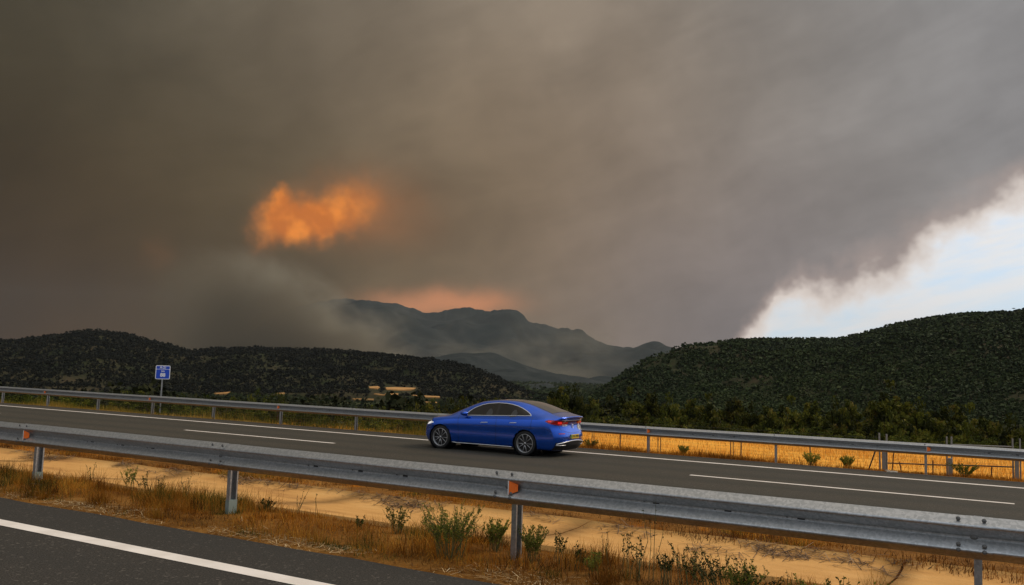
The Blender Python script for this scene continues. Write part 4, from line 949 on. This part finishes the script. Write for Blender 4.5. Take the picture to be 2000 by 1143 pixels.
# ------------------------------------------------------------------ wire fence and gate
def fs(px, py=905, o=27.25): return s_on(px, py, o)[0]
FO = 27.25
def fz(s): return float(ground_z(s, FO))
def zpx(px, py): return s_on(px, py, FO)[1] + EYE.z * 0
fence = empty('wire_fence', W(8, FO, fz(8))); tag(fence, 'low wire mesh fence on thin steel posts in front of the golden field', 'fence')
def rod(mb, s0, z0, s1, z1, r, o=FO, org=fence): return mb.tube([W(s0, o, z0) - org.location, W(s1, o, z1) - org.location], r, 4, False)
for px in (1155.5, 1159.5, 1210, 1285, 1289, 1427, 1432, 1447, 1583):
    s_ = fs(px); mb = MB(); r_ = .02 if px in (1210, 1447, 1583) else .013
    mb.tube([W(s_, FO, fz(s_) - .2) - fence.location, W(s_ + random.uniform(-.02, .02), FO, fz(s_) + .62) - fence.location], r_, 6); mb.build('post', M['fence_dark'], fence)
s_ = fs(1719); mb = MB(); mb.tube([W(s_, FO, fz(s_) - .2) - fence.location, W(s_ + .02, FO, zpx(1719, 846)) - fence.location], .026, 6); mb.build('post', M['fence_steel'], fence)
mb = MB(); mb.tube([W(fs(1695, 912), FO, fz(s_) - .05) - fence.location, W(fs(1714, 882), FO, fz(s_) + .75) - fence.location], .022, 6); mb.build('brace', M['fence_dark'], fence)
def mesh_panel(parent, s0, s1, zf0, h, name='wire_mesh', step=.15, o=FO, r=.0020):
    mb = MB(); s = s0
    while s < s1: mb.tube([W(s, o, zf0(s)) - parent.location, W(s, o, zf0(s) + h) - parent.location], r, 3, False); s += step
    for k in range(8):
        z = h * (k / 7) ** 1.3
        pts = [W(a, o, zf0(a) + z + .01 * math.sin(a * 3 + k)) - parent.location for a in np.linspace(s0, s1, max(int((s1 - s0) / .8), 2))]; mb.tube(pts, r, 3, False)
    ob = mb.build(name, M['wire'], parent); ob['kind'] = 'stuff'; return ob
mesh_panel(fence, fs(1719), 40, lambda s: fz(s) + .02, .62)
mb = MB()
for zz_ in (.80, .95): mb.tube([W(a, FO, fz(a) + zz_ + .01 * math.sin(a)) - fence.location for a in np.linspace(fs(1719), 40, 30)], .0025, 3, False)
mb.build('top_wire', M['fence_dark'], fence)
def gate(name, label, pa, pb, ta, tb, la, lb_, up):
    sa, sb = fs(pa), fs(pb)
    root = empty(name, W(sb, FO, fz(sb))); tag(root, label, 'gate')
    L = lambda s, z: W(s, FO, fz(s) + z) - root.location
    for (s_, h, r_) in ((sa, zpx(pa, ta) - fz(sa), .026), (sb + .03, zpx(pb, tb) - fz(sb), .024)):
        MB().tube([L(s_, -.2), L(s_, h)], r_, 6).build('gate_post', M['fence_steel'], root)
    MB().tube([L(sa, zpx(pa, la) - fz(sa)), L(sb, zpx(pb, lb_) - fz(sb))], .018, 6).build('lower_rail', M['fence_dark'], root)
    h = [zpx(pa, up[0]) - fz(sa), zpx(pb, up[1]) - fz(sb)]
    MB().tube([L(sa, h[0]), L(sb, h[1])], .016, 6).build('upper_rail', M['fence_steel'], root)
    mesh_panel(root, sb, sa, lambda s: fz(s) + .03, min(h) - .04, step=.10)
    return root
gate('field_gate', 'left leaf of the steel mesh gate between the thick post and the double posts', 1732, 1852, 848, 853, 904.5, 909, (872, 880))
gate('field_gate', 'right leaf of the steel mesh gate with its top rail showing over the barrier', 1859, 1981, 853, 857, 908, 912.5, (868.5, 873))
for px, h, w_, lb in ((1727, .55, .05, 'thick short grey post at the left end of the gate'), (1986, .80, .05, 'thick grey post at the right end of the gate'), (1856, .50, .05, 'short thick post between the two gate leaves')):
    s_ = fs(px); q = MB().box((0, 0, h / 2 - .1), (w_, .03, h / 2 + .1)).add([(-w_ - .01, -.04, h), (w_ + .01, -.04, h), (w_ + .01, .04, h), (-w_ - .01, .04, h), (0, 0, h + .02)], [(0, 1, 4), (1, 2, 4), (2, 3, 4), (3, 0, 4)]).build('concrete_post', M['fence_steel']); q.location = W(s_, FO - .06, fz(s_)); q.rotation_euler = (0, 0, RZ); tag(q, lb, 'post')
for px, h, tl, lb in ((1742, .8, -.12, 'leaning thin iron bar right of the thick gate post'), (1823, .42, 0, 'short rusty stake under the left gate leaf'), (1763, .32, .25, 'bent rusty stub at the road edge left of the reflector post'), (1936, .38, -.05, 'thin rusty stake under the right gate leaf')):
    s_ = fs(px, 915); q = MB().tube([(0, 0, -.2), (tl * .5 * h, 0, h * .5), (tl * h, 0, h)], .017, 5).build('iron_stake', M['rust']); q.location = W(s_, FO - .1, fz(s_)); q.rotation_euler = (0, 0, RZ); tag(q, lb, 'stake')
s_ = fs(1993); q = MB().tube([(0, 0, -.2), (0, 0, zpx(1993, 857) - fz(s_))], .022, 6).build('steel_post', M['fence_steel']); q.location = W(s_, FO, fz(s_)); tag(q, 'tall thin post right of the thick right gate post', 'post')
# ------------------------------------------------------------------ the blue car
K = 1.055
def tab(xs, ys):
    xs = np.array(xs, float); ys = np.array(ys, float)
    d = np.gradient(ys, xs)
    def f(x):
        x = np.clip(x, xs[0], xs[-1]); i = np.clip(np.searchsorted(xs, x) - 1, 0, len(xs) - 2); h = xs[i + 1] - xs[i]; t = (x - xs[i]) / h
        return (2*t**3-3*t**2+1)*ys[i] + (t**3-2*t**2+t)*h*d[i] + (-2*t**3+3*t**2)*ys[i+1] + (t**3-t**2)*h*d[i+1]
    return f
ZC = tab([-1.06, -.9, -.74, -.44, -.13, .19, .67, 1.15, 1.64, 2.14, 2.45, 2.65, 3.0, 3.35, 3.68], [1.085, 1.125, 1.165, 1.265, 1.362, 1.432, 1.475, 1.465, 1.405, 1.235, 1.085, 1.005, .945, .865, .76])
Y1 = tab([-1.06, -.7, -.3, .2, .9, 1.6, 2.1, 2.5, 2.8, 3.3, 3.68], [.66, .60, .56, .555, .565, .575, .60, .66, .68, .64, .52])
D1 = tab([-1.06, -.7, -.3, .2, .9, 1.6, 2.1, 2.5, 2.8, 3.3, 3.68], [.02, .035, .05, .045, .045, .05, .06, .045, .035, .035, .04])
Y2 = tab([-1.06, -.6, -.1, .9, 1.9, 2.5, 3.0, 3.4, 3.68], [.80, .845, .835, .83, .83, .845, .85, .80, .66])
Z2 = tab([-1.06, -.6, -.1, .9, 1.9, 2.5, 3.0, 3.4, 3.68], [.995, 1.03, 1.05, 1.015, .97, .925, .875, .80, .68])
Y3 = tab([-1.06, -.4, 0, .6, 1.4, 2.2, 2.8, 3.2, 3.5, 3.68], [.875, .922, .93, .915, .905, .915, .925, .905, .84, .74])
Z3 = tab([-1.06, 0, 1.4, 2.8, 3.68], [.84, .84, .80, .74, .60])
def section(x, n=54):
    y1 = Y1(x); z1 = ZC(x) - D1(x); y2 = Y2(x); z2 = Z2(x); y3 = Y3(x); z3 = Z3(x)
    P = [(0, ZC(x)), (y1 * .5, ZC(x) - D1(x) * .22), (y1, z1), (y1 + (y2 - y1) * .5, z1 + (z2 - z1) * .46), (y2, z2), (y2 + (y3 - y2) * .62, z2 + (z3 - z2) * .32), (y3, z3 - .04), (y3 - .012, .58), (y3 - .010, .42), (y3 - .035, .28), (y3 - .06, .205), (y3 - .18, .175), (0, .17)]
    P = np.array(P, float); t = np.zeros(len(P)); t[1:] = np.cumsum(np.linalg.norm(np.diff(P, axis=0), axis=1)); t /= t[-1]
    # dense on the flanks, sparse underneath
    u = np.concatenate([np.linspace(0, t[-2], n - 4), np.linspace(t[-2], 1, 5)[1:]])
    out = np.zeros((len(u), 2)); 
    d = np.zeros_like(P); d[1:-1] = (P[2:] - P[:-2]) / (t[2:] - t[:-2])[:, None]; d[0] = (P[1] - P[0]) / (t[1] - t[0]) * [1, 0]; d[-1] = (P[-1] - P[-2]) / (t[-1] - t[-2])
    i = np.clip(np.searchsorted(t, u) - 1, 0, len(P) - 2); h = (t[i + 1] - t[i])[:, None]; q = ((u - t[i]) / (t[i + 1] - t[i]))[:, None]
    return (2*q**3-3*q**2+1)*P[i] + (q**3-2*q**2+q)*h*d[i] + (-2*q**3+3*q**2)*P[i+1] + (q**3-q**2)*h*d[i+1]
RP = tab([.1, .2, .30, .42, .55, .70, .80, .92, 1.03, 1.09, 1.2], [.22, .14, .05, .01, .0, .035, .075, .075, .03, .0, .02])
FP = tab([.1, .2, .32, .45, .58, .68, .76, .9], [-.16, -.10, -.02, 0, -.015, -.05, -.12, -.3])
def xrear(y, z): return -1.06 + .28 * (abs(y) / .93) ** 4.0 + float(RP(z))
def xfront(y, z): return 3.68 - .50 * (abs(y) / .93) ** 2.6 + float(FP(z))
xs_ = np.concatenate([np.linspace(-.60, 3.10, 106)])
rows = []
def end_rows(sec_x0, sec_x1, xf, k=12, cap=9):
    """rows that run from station sec_x0 to the rounded end face and then close it"""
    R = []
    for q in range(1, k + 1):
        f = q / k; S = section(sec_x0 + (sec_x1 - sec_x0) * f)
        R.append([(sec_x0 + (xf(y, z) - sec_x0) * f, y, z) for y, z in S])
    S = section(sec_x1); zm = .62
    for q in range(1, cap + 1):
        f = (1 - q / cap); f = max(f, .02)
        R.append([(xf(y * f, zm + (z - zm) * f), y * f, zm + (z - zm) * f) for y, z in S])
    return R
mid = [[(x, y, z) for y, z in section(x)] for x in xs_]
rows = end_rows(-.60, -1.05, xrear)[::-1] + mid + end_rows(3.10, 3.66, xfront)
rows = np.array(rows); NR, NC, _ = rows.shape
AX = [(0.0, .335), (2.79, .335)]; RA = .372
full = np.concatenate([rows[:, ::-1] * np.array([1, -1, 1]), rows[:, 1:]], axis=1); NC2 = full.shape[1]
V = full.reshape(-1, 3).copy()
for cx, cz in AX:   # wheel arches: pull the nearest vertices onto the arch circle
    dx = V[:, 0] - cx; dz = V[:, 2] - cz; r_ = np.hypot(dx, dz); side = np.abs(V[:, 1]) > .55
    k = side & (np.abs(r_ - RA) < .021) & (dz > -.2)
    V[k, 0] = cx + dx[k] / r_[k] * RA; V[k, 2] = cz + dz[k] / r_[k] * RA
i = np.arange((NR - 1) * (NC2 - 1)); r = i // (NC2 - 1); c = i % (NC2 - 1); b = r * NC2 + c
Fq = np.stack([b, b + NC2, b + NC2 + 1, b + 1], 1)
ctr = V[Fq].mean(1); keep = np.ones(len(Fq), bool)
for cx, cz in AX: keep &= ~((np.hypot(ctr[:, 0] - cx, ctr[:, 2] - cz) < RA - .004) & (np.abs(ctr[:, 1]) > .50))
BV = BVHTree.FromPolygons([tuple(v) for v in V], [tuple(f) for f in Fq])
def m_carpaint():
    mt, t, b, o = material('blue_car_paint')
    P = t.node('ShaderNodeTexCoord').outputs['Object']; fl = t.noise(P, 900, 1)
    t._in(b.inputs['Base Color'], t.mix(fl, (.000, .070, .50), (.000, .125, .80))); b.inputs['Metallic'].default_value = .75; b.inputs['Roughness'].default_value = .18
    b.inputs['Coat Weight'].default_value = 1.0; b.inputs['Coat Roughness'].default_value = .03
    return mt
M['car'] = m_carpaint()
M['glass'] = simple('tinted_glass', (.010, .010, .009), .06, var=.1, coat=.2, spec=.5); M['roofglass'] = simple('roof_glass', (.014, .014, .012), .08, var=.1, coat=1.0); M['chrome'] = simple('satin_chrome', (.85, .85, .85), .3, metal=.35, var=.04)
M['tyre'] = simple('tyre_rubber', (.012, .012, .012), .75, var=.2); M['rim'] = simple('rim_alloy', (.55, .55, .55), .35, metal=.8, var=.05); M['rimdark'] = simple('rim_dark', (.012, .012, .013), .4)
M['lampred'] = simple('tail_lamp_red', (.42, .008, .006), .15, coat=1., var=.25, scale=14); M['lampglow'] = simple('tail_lamp_lit', (.6, .01, .01), .3, emit=((1, .03, .02), .5)); M['lampdark'] = simple('tail_lamp_smoked', (.10, .006, .006), .15, coat=1.)
M['plate_y'] = simple('plate_yellow', (.78, .52, .03), .5, var=.06); M['plate_g'] = simple('plate_green', (.02, .22, .06), .5); M['ink'] = simple('plate_ink', (.02, .02, .02), .6)
M['headlamp'] = simple('headlamp_lit', (.8, .8, .8), .2, emit=((1, .97, .9), .5)); M['trim'] = simple('gloss_black_trim', (.008, .008, .009), .2, coat=.6); M['seatm'] = simple('pale_seat', (.07, .066, .058), .8)
S_ = W(12.33, 23.02, ZF)
car = empty('car', S_ + Vector((0, 0, 0)), RZ); tag(car, 'shiny blue four door saloon car driving left on the far carriageway', 'car')
car.scale = (1, 1, 1)
# local axes: x forward (DS), y left (towards us)
bm_ = mesh_np('body', V * K, Fq[keep][:, ::-1], smooth=True); body = link('body', bm_, M['car'], car)
def sidehit(x, z, sgn=1, off=.004):
    h = BV.ray_cast(Vector((x, 2 * sgn, z)), Vector((0, -sgn, 0)))
    if h[0] is None: return Vector((x, .9 * sgn, z))
    n = h[1]; n = n if n.dot(Vector((0, sgn, .3))) > 0 else -n
    return h[0] + n * off
def tophit(x, y, off=.004):
    h = BV.ray_cast(Vector((x, y, 3)), Vector((0, 0, -1))); n = h[1] if h[1].z > 0 else -h[1]; return h[0] + n * off
def rearhit(y, z, off=.004):
    h = BV.ray_cast(Vector((-3, y, z)), Vector((1, 0, 0)))
    if h[0] is None: return Vector((xrear(y, z), y, z))
    n = h[1] if h[1].x < 0 else -h[1]; return h[0] + n * off
def fronthit(y, z, off=.004):
    h = BV.ray_cast(Vector((6, y, z)), Vector((-1, 0, 0)))
    if h[0] is None: return Vector((xfront(y, z), y, z))
    n = h[1] if h[1].x > 0 else -h[1]; return h[0] + n * off
def patch(name, lo, hi, u0, u1, nu, nv, hit, mat, off, parent=None, thick=.0, smooth=True):
    """surface piece between the curves lo(u) and hi(u), laid on the body"""
    vs = []; fs = []
    for i in range(nu + 1):
        u = u0 + (u1 - u0) * i / nu; a, b_ = lo(u), hi(u)
        for j in range(nv + 1): vs.append(hit(u, a + (b_ - a) * j / nv, off) * K)
    for i in range(nu):
        for j in range(nv): q = i * (nv + 1) + j; fs.append((q, q + nv + 1, q + nv + 2, q + 1))
    return MB().add(vs, fs).build(name, mat, parent or car, smooth)
def pl(pts):
    xs = [p[0] for p in pts]; ys = [p[1] for p in pts]; return lambda u: float(np.interp(u, xs, ys))
def shit(s): return lambda x, z, off: sidehit(x, z, s, off)
top_c = [(-.12, 1.095), (-.06, 1.135), (.07, 1.20), (.22, 1.265), (.38, 1.315), (.55, 1.35), (.75, 1.372), (1.02, 1.375), (1.34, 1.345), (1.55, 1.295), (1.75, 1.215), (1.90, 1.12), (1.99, 1.01)]
bot_c = [(-.12, 1.075), (.9, 1.03), (1.99, .985)]
hi_f = pl(top_c); lo_f = pl(bot_c)
for sg in (1, -1):
    rear_w = patch('rear_side_window', lo_f, hi_f, -.115, .93, 24, 6, shit(sg), M['glass'], .004)
    front_w = patch('front_side_window', lo_f, hi_f, 1.00, 1.975, 24, 6, shit(sg), M['glass_l'] if 'glass_l' in M else M['glass'], .004)
    patch('window_pillar', lo_f, hi_f, .93, 1.00, 2, 6, shit(sg), M['trim'], .006)
    if sg == 1:
        for (w_, x0, z0) in ((front_w, 1.22, 1.10), (rear_w, .42, 1.10)):
            patch('headrest', pl([(x0 - .10, z0 - .06), (x0 + .10, z0 - .09)]), pl([(x0 - .10, z0 + .03), (x0 - .03, z0 + .115), (x0 + .05, z0 + .10), (x0 + .10, z0 - .02)]), x0 - .10, x0 + .10, 6, 3, shit(sg), M['seatm'], .0045)
    pts = [sidehit(x, hi_f(x), sg, .008) * K for x in np.linspace(-.12, 1.985, 60)]; MB().tube(pts, .011 * K, 6).build('window_trim', M['chrome'], car, True)
    pts = [sidehit(x, lo_f(x), sg, .008) * K for x in np.linspace(-.14, 2.06, 40)]; MB().tube(pts, .010 * K, 6).build('window_trim', M['chrome'], car, True)
    # sill: black skirt with a bright strip
    patch('sill', lambda u: .185, lambda u: .235 + .0 * u, .36, 2.42, 30, 2, shit(sg), M['black'], .012)
    pts = [sidehit(x, .222, sg, .020) * K for x in np.linspace(.42, 2.38, 30)]; MB().tube(pts, .010 * K, 6).build('sill_strip', M['chrome'], car, True)
    # doors: shut lines, handles
    for x0, tilt in ((.93, .0), (2.18, .06), (-.16, -.1)):
        z_ = np.linspace(.26, (.99 if x0 > 0 else 1.05), 22) if x0 > 0 else np.linspace(.70, 1.04, 10)
        pts = [sidehit(x0 + (tilt * (q - .6)) + (.10 * max(.62 - q, 0) * 2 if x0 < 0 else 0), q, sg, .0005) * K for q in z_]; MB().tube(pts, .006 * K, 4).build('door_gap', M['trim'], car)
    for xa, xb, z0 in ((1.20, 1.44, .835), (.26, .50, .875)):
        pts = [sidehit(x, z0 - .018 * ((x - xa) / (xb - xa)), sg, .018) * K for x in np.linspace(xa, xb, 8)]; pts[0] = sidehit(xa, z0, sg, .004) * K; pts[-1] = sidehit(xb, z0 - .03, sg, .004) * K
        MB().tube(pts, [.005, .010, .011, .011, .011, .011, .010, .005], 6).build('door_handle', M['chrome'], car, True)
    # door mirror
    mp = sidehit(1.97, 1.0, sg, 0)
    mb = MB(); bmm = bmesh.new(); bmesh.ops.create_icosphere(bmm, subdivisions=3, radius=1)
    for v in bmm.verts:
        x, y, z = v.co; v.co = Vector((x * .10 + (.05 if x > 0 else 0) * x, y * .085, z * .072 * (1 - .2 * y)))
    me = bpy.data.meshes.new('mirror'); bmm.to_mesh(me); bmm.free()
    for p_ in me.polygons: p_.use_smooth = True
    o = link('mirror', me, M['car'], car); o.location = (mp + Vector((-.03, sg * .15, .045))) * K
    MB().tube([mp * K, (mp + Vector((-.02, sg * .10, .01))) * K], .02, 6).build('mirror_arm', M['trim'], o).matrix_parent_inverse = Matrix.Translation(-o.location)
    # headlight and tail lamp
    patch('headlight', pl([(2.0, .70), (3.02, .735), (3.35, .66)]), pl([(3.02, .745), (3.12, .785), (3.35, .72)]), 3.03, 3.35, 8, 3, shit(sg), M['headlamp'], .006)
# tail lamps: wrap from the flank to the rear face
def wrap_hit(u, z, off):
    """u < 0 runs along the flank from the corner, u > 0 across the rear"""
    a = u; ang = np.clip(a, 0, 1) * math.pi / 2
    o_ = Vector((-.55 - 2 * math.sin(ang), 2 * math.cos(ang) + .25 * (1 - a), z)); tgt = Vector((-.55, .35 - .35 * a * 0, z))
    h = BV.ray_cast(o_, (tgt - o_).normalized())
    n = h[1]; n = n if n.dot(o_ - h[0]) > 0 else -n
    return h[0] + n * off
for sg in (1, -1):
    def wh(u, z, off, sg=sg): p = wrap_hit(u, z, off); return Vector((p.x, p.y * sg, p.z))
    lo = pl([(.06, .955), (.20, .895), (.5, .855), (.75, .87), (1, .90)]); hi = pl([(.06, .965), (.15, 1.0), (.4, .995), (.7, .985), (1, .975)])
    lamp = patch('tail_lamp', lo, hi, .06, 1.0, 24, 4, wh, M['lampred'], .006)
    patch('lamp_reflector', pl([(.15, .945), (.27, .945)]), pl([(.15, .965), (.27, .972)]), .15, .25, 4, 2, wh, M['lampglow'], .010, lamp)
    patch('lamp_reflector', pl([(.44, .90), (.6, .895)]), pl([(.44, .955), (.6, .95)]), .44, .60, 4, 2, wh, M['lampglow'], .010, lamp)
def rhit(y, z, off): return rearhit(y, z, off)
patch('light_bar', lambda y: .950, lambda y: .982, -.56, .56, 30, 2, rhit, M['lampdark'], .007)
patch('light_strip', lambda y: .984, lambda y: .998, -.60, .60, 30, 1, rhit, M['chrome'], .006)
# boot lid spoiler lip
pts = [(Vector((float(xrear(y, 1.06)) - .01, y, 1.083 - .06 * (abs(y) / .7) ** 2.5))) * K for y in np.linspace(-.66, .66, 24)]
MB().tube(pts, .016 * K, 6).build('boot_lip', M['car'], car, True)
for zz2, w2 in ((.70, .60),):
    pts = [rearhit(y, .70 - .05 * math.cos(y * 2.2) + .06 * (abs(y) / .6) ** 4, .0005) * K for y in np.linspace(-w2, w2, 30)]; MB().tube(pts, .004, 4).build('boot_gap', M['trim'], car)
for sg in (1, -1):
    pts = [rearhit(sg * y, z, .0005) * K for y, z in ((.60, .71), (.64, .78), (.655, .84), (.66, .88))]; MB().tube(pts, .004, 4).build('boot_gap', M['trim'], car)
# lower bumper: black diffuser with bright strips
patch('diffuser', lambda y: .20, lambda y: .40 + .045 * (1 - (abs(y) / .80) ** 2), -.80, .80, 40, 6, rhit, M['black'], .010)
pts = [rearhit(y, .365 + .085 * (1 - (abs(y) / .78) ** 2.2), .022) * K for y in np.linspace(-.78, .78, 40)]; MB().tube(pts, .013 * K, 6).build('bumper_strip', M['chrome'], car, True)
for sg in (1, -1):
    pts = [rearhit(sg * y, .335, .020) * K for y in np.linspace(.46, .78, 8)]; MB().tube(pts, .010 * K, 6).build('bumper_strip', M['chrome'], car, True)
    patch('reflector', lambda y: .628, lambda y: .650, sg * .50, sg * .72, 6, 1, rhit, M['lampred'], .006)
# number plate
pc = rearhit(0, .555, .012)
pb = empty('number_plate', (0, 0, 0)); 
bpy.data.objects.remove(pb)
pm_ = MB().box((pc.x * K, 0, .555 * K), (.006, .26, .056)).build('number_plate', M['plate_y'], car)
MB().box((pc.x * K - .0075, .232, .555 * K), (.002, .026, .054)).build('plate_flash', M['plate_g'], pm_)
tx = text('CF25 ZWN', .085, pm_, (pc.x * K - .0085, -.02, .553 * K), (math.pi / 2, 0, -math.pi / 2), M['ink'], 'plate_letters', .002)
tx.scale = (1.05, 1.0, 1)
patch('plate_recess', lambda y: .475, lambda y: .64, -.32, .32, 10, 4, rhit, M['car'], .003)
# ring badge with a three-pointed star
bc = rearhit(0, .83, .016) * K
mb = MB(); mb.tube([bc + Vector((0, math.cos(a) * .052, math.sin(a) * .052)) for a in np.linspace(0, 2 * math.pi, 25)], .006, 5, False)
for k in range(3):
    a = math.pi / 2 + k * 2 * math.pi / 3; mb.tube([bc, bc + Vector((0, math.cos(a) * .05, math.sin(a) * .05))], [.010, .002], 4)
mb.build('badge', M['chrome'], car, True)
nb = rearhit(.44, .855, .010) * K
q = text('CLA 250+', .062, car, nb, (math.pi / 2, 0, -math.pi / 2 - .12), M['chrome'], 'model_lettering', .0025)
# two round white stickers on the right of the boot lid
for (y0, z0, r0) in ((-.40, .80, .085), (-.53, .765, .070)):
    vs = []; 
    for rr_, n_ in ((0, 1), (r0, 24)):
        for k in range(n_): a = 2 * math.pi * k / n_; vs.append(rearhit(y0 + rr_ * math.cos(a), z0 + rr_ * math.sin(a), .007) * K)
    stk = MB().add(vs, [(0, 1 + k, 1 + (k + 1) % 24) for k in range(24)]).build('sticker', M['white'], car)
    pts = [rearhit(y0 + r0 * .62 * math.cos(a), z0 + r0 * .62 * math.sin(a), .009) * K for a in np.linspace(0, 2 * math.pi, 25)]; MB().tube(pts, .006, 4, False).build('sticker_ring', M['badge_ink'] if 'badge_ink' in M else M['ink'], stk)
# roof glass, rear window, windscreen
def thit(x, y, off): return tophit(x, y, off)
patch('roof_glass', lambda x: -.47, lambda x: .47, .42, 1.62, 24, 12, thit, M['roofglass'] if 'roofglass' in M else M['glass'], .004)
patch('rear_window', lambda x: -(.47 + .09 * (.38 - x)), lambda x: .47 + .09 * (.38 - x), -.66, .38, 24, 12, thit, M['roofglass'] if 'roofglass' in M else M['glass'], .004)
patch('windscreen', lambda x: -(.50 + .10 * (x - 1.7)), lambda x: .50 + .10 * (x - 1.7), 1.70, 2.52, 20, 12, thit, M['glass'], .004)
patch('grille', lambda y: .40, lambda y: .60, -.45, .45, 16, 4, lambda y, z, off: fronthit(y, z, off), M['trim'], .006)
# wheels
def lathe(prof, n=40):   # prof: (y, r)
    mb = MB(); vs = []; fs = []; m_ = len(prof)
    for k in range(n):
        a = 2 * math.pi * k / n
        for y, r_ in prof: vs.append((r_ * math.cos(a), y, r_ * math.sin(a)))
    for k in range(n):
        for j in range(m_ - 1): fs.append((k * m_ + j, k * m_ + j + 1, ((k + 1) % n) * m_ + j + 1, ((k + 1) % n) * m_ + j))
    return mb.add(vs, fs)
TY = lathe([(-.11, .24), (-.115, .30), (-.10, .325), (-.07, .335), (.07, .335), (.10, .325), (.115, .30), (.108, .262), (.10, .252)], 48).mesh('tyre', True); TY.materials.append(M['tyre'])
RIMR = lathe([(.098, .254), (.104, .252), (.106, .244), (.098, .236), (.04, .232)], 48).mesh('rim', True); RIMR.materials.append(M['rim'])
DISC = lathe([(.035, .236), (.03, .10), (.05, .04), (.05, .0005)], 32).mesh('brake_disc', True); DISC.materials.append(M['rimdark'])
sp = MB()
for k in range(5):
    for dv in (-.27, .27):
        a0 = math.pi / 2 * 3 + k * 2 * math.pi / 5; a1 = a0 + dv; a0 = a0 + dv * .5
        p0 = Vector((math.cos(a0) * .05, .085, math.sin(a0) * .05)); p1 = Vector((math.cos(a1) * .24, .098, math.sin(a1) * .24)); sp.tube([p0, p0.lerp(p1, .5) + Vector((0, -.006, 0)), p1], [.009, .0065, .0075], 5)
sp.tube([(0, .07, 0), (0, .10, 0)], .032, 12)
SPK = sp.mesh('spokes', True); SPK.materials.append(M['rim'])
LIN = lathe([(.06, RA + .01), (-.30, RA + .01), (-.30, .0)], 32).mesh('wheel_arch', True); LIN.materials.append(M['black'])
for me in (TY, RIMR, DISC, SPK, LIN):
    for v in me.vertices: v.co *= K
first = True
for cx, cz in AX:
    for sg in (1, -1):
        w_ = link('wheel', TY, None, car); w_.location = (cx * K, sg * .80 * K, cz * K); w_.rotation_euler = (0, 0, 0 if sg == 1 else math.pi)
        rot = random.uniform(0, .2)
        for me, nm in ((RIMR, 'rim'), (DISC, 'brake_disc'), (SPK, 'spokes')): q = link(nm, me, None, w_)
        l = link('wheel_arch', LIN, None, car); l.location = (cx * K, sg * .84 * K, cz * K); l.rotation_euler = (0, 0, 0 if sg == 1 else math.pi)
MB().box((1.4 * K, 0, .20 * K), (1.0, .55, .03)).build('underbody', M['black'], car)
MB().box((-.42 * K, 0, .30 * K), (.22, .50, .10)).build('underbody', M['black'], car)

# ------------------------------------------------------------------ smoke drifting over the mountain, and the haze of the valley
def volume_box(name, c, h, rz=0.0):
    o = MB().box((0, 0, 0), h).build(name, None); o.location = c; o.rotation_euler = (0, 0, rz); return o
hz = volume_box('haze', (0, 4500, 330), (7000, 4800, 390)); tag(hz, kind='stuff')
mt = bpy.data.materials.new('haze_air'); mt.use_nodes = True; t = NT(mt.node_tree); t.n.clear()
t.l.new(t.node('ShaderNodeVolumePrincipled', {'Color': (.385, .415, .44), 'Density': HAZE, 'Anisotropy': .0}).outputs[0], t.node('ShaderNodeOutputMaterial').inputs['Volume']); hz.data.materials.append(mt)

r0 = ray(720, 640); D0 = 5150; u0 = Vector((r0.x, r0.y, 0)).normalized()
sm = volume_box('smoke', u0 * D0 + Vector((0, 0, 300)), (1750, 420, 400), -math.atan2(u0.x, u0.y)); tag(sm, kind='stuff')
mt = bpy.data.materials.new('drifting_smoke'); mt.use_nodes = True; t = NT(mt.node_tree); t.n.clear()
P = t.node('ShaderNodeTexCoord').outputs['Object']; q = t.node('ShaderNodeSeparateXYZ', {0: P}).outputs
n1 = t.noise(t.vec('MULTIPLY', P, (.0011, .0011, .0016)), 1.0, 4, .6, .6); n2 = t.noise(t.vec('MULTIPLY', P, (.003, .003, .0042)), 1.0, 3, .6, .4)
Z = t.math('ADD', q[2], 300)   # metres above the eye
edge = t.math('SUBTRACT', t.math('MULTIPLY_ADD', t.math('SUBTRACT', Z, 90), -1.05, 230), q[0])
edge = t.math('ADD', edge, t.math('MULTIPLY', t.math('SUBTRACT', n1, .5), 1300)); edge = t.math('ADD', edge, t.math('MULTIPLY', t.math('SUBTRACT', n2, .5), 700))
dense = t.math('MULTIPLY', t.smooth(edge, -60, 500), t.smooth(n2, .25, .65, .0016, .0052))
wisp = t.math('MULTIPLY', t.smooth(t.math('ADD', n1, t.math('MULTIPLY', t.math('SUBTRACT', n2, .5), .9)), .46, .78), t.smooth(Z, 420, 60)); wisp = t.math('MULTIPLY', wisp, .0020)
top = t.smooth(t.math('ADD', Z, t.math('MULTIPLY', n1, 300)), 800, 560); fadex = t.math('MULTIPLY', t.smooth(q[0], -1250, -600), t.smooth(q[0], 1740, 1100))
D_ = t.math('MULTIPLY', t.math('MULTIPLY', t.math('ADD', dense, wisp), top), fadex)
t.l.new(t.node('ShaderNodeVolumePrincipled', {'Color': t.mix(t.math('MULTIPLY', t.smooth(edge, 700, 120), t.smooth(n2, .38, .62)), (.33, .275, .19), (.58, .52, .40)), 'Density': D_, 'Anisotropy': .0}).outputs[0], t.node('ShaderNodeOutputMaterial').inputs['Volume']); sm.data.materials.append(mt)
SC.cycles.volume_max_steps = 48; SC.cycles.volume_step_rate = 1.5
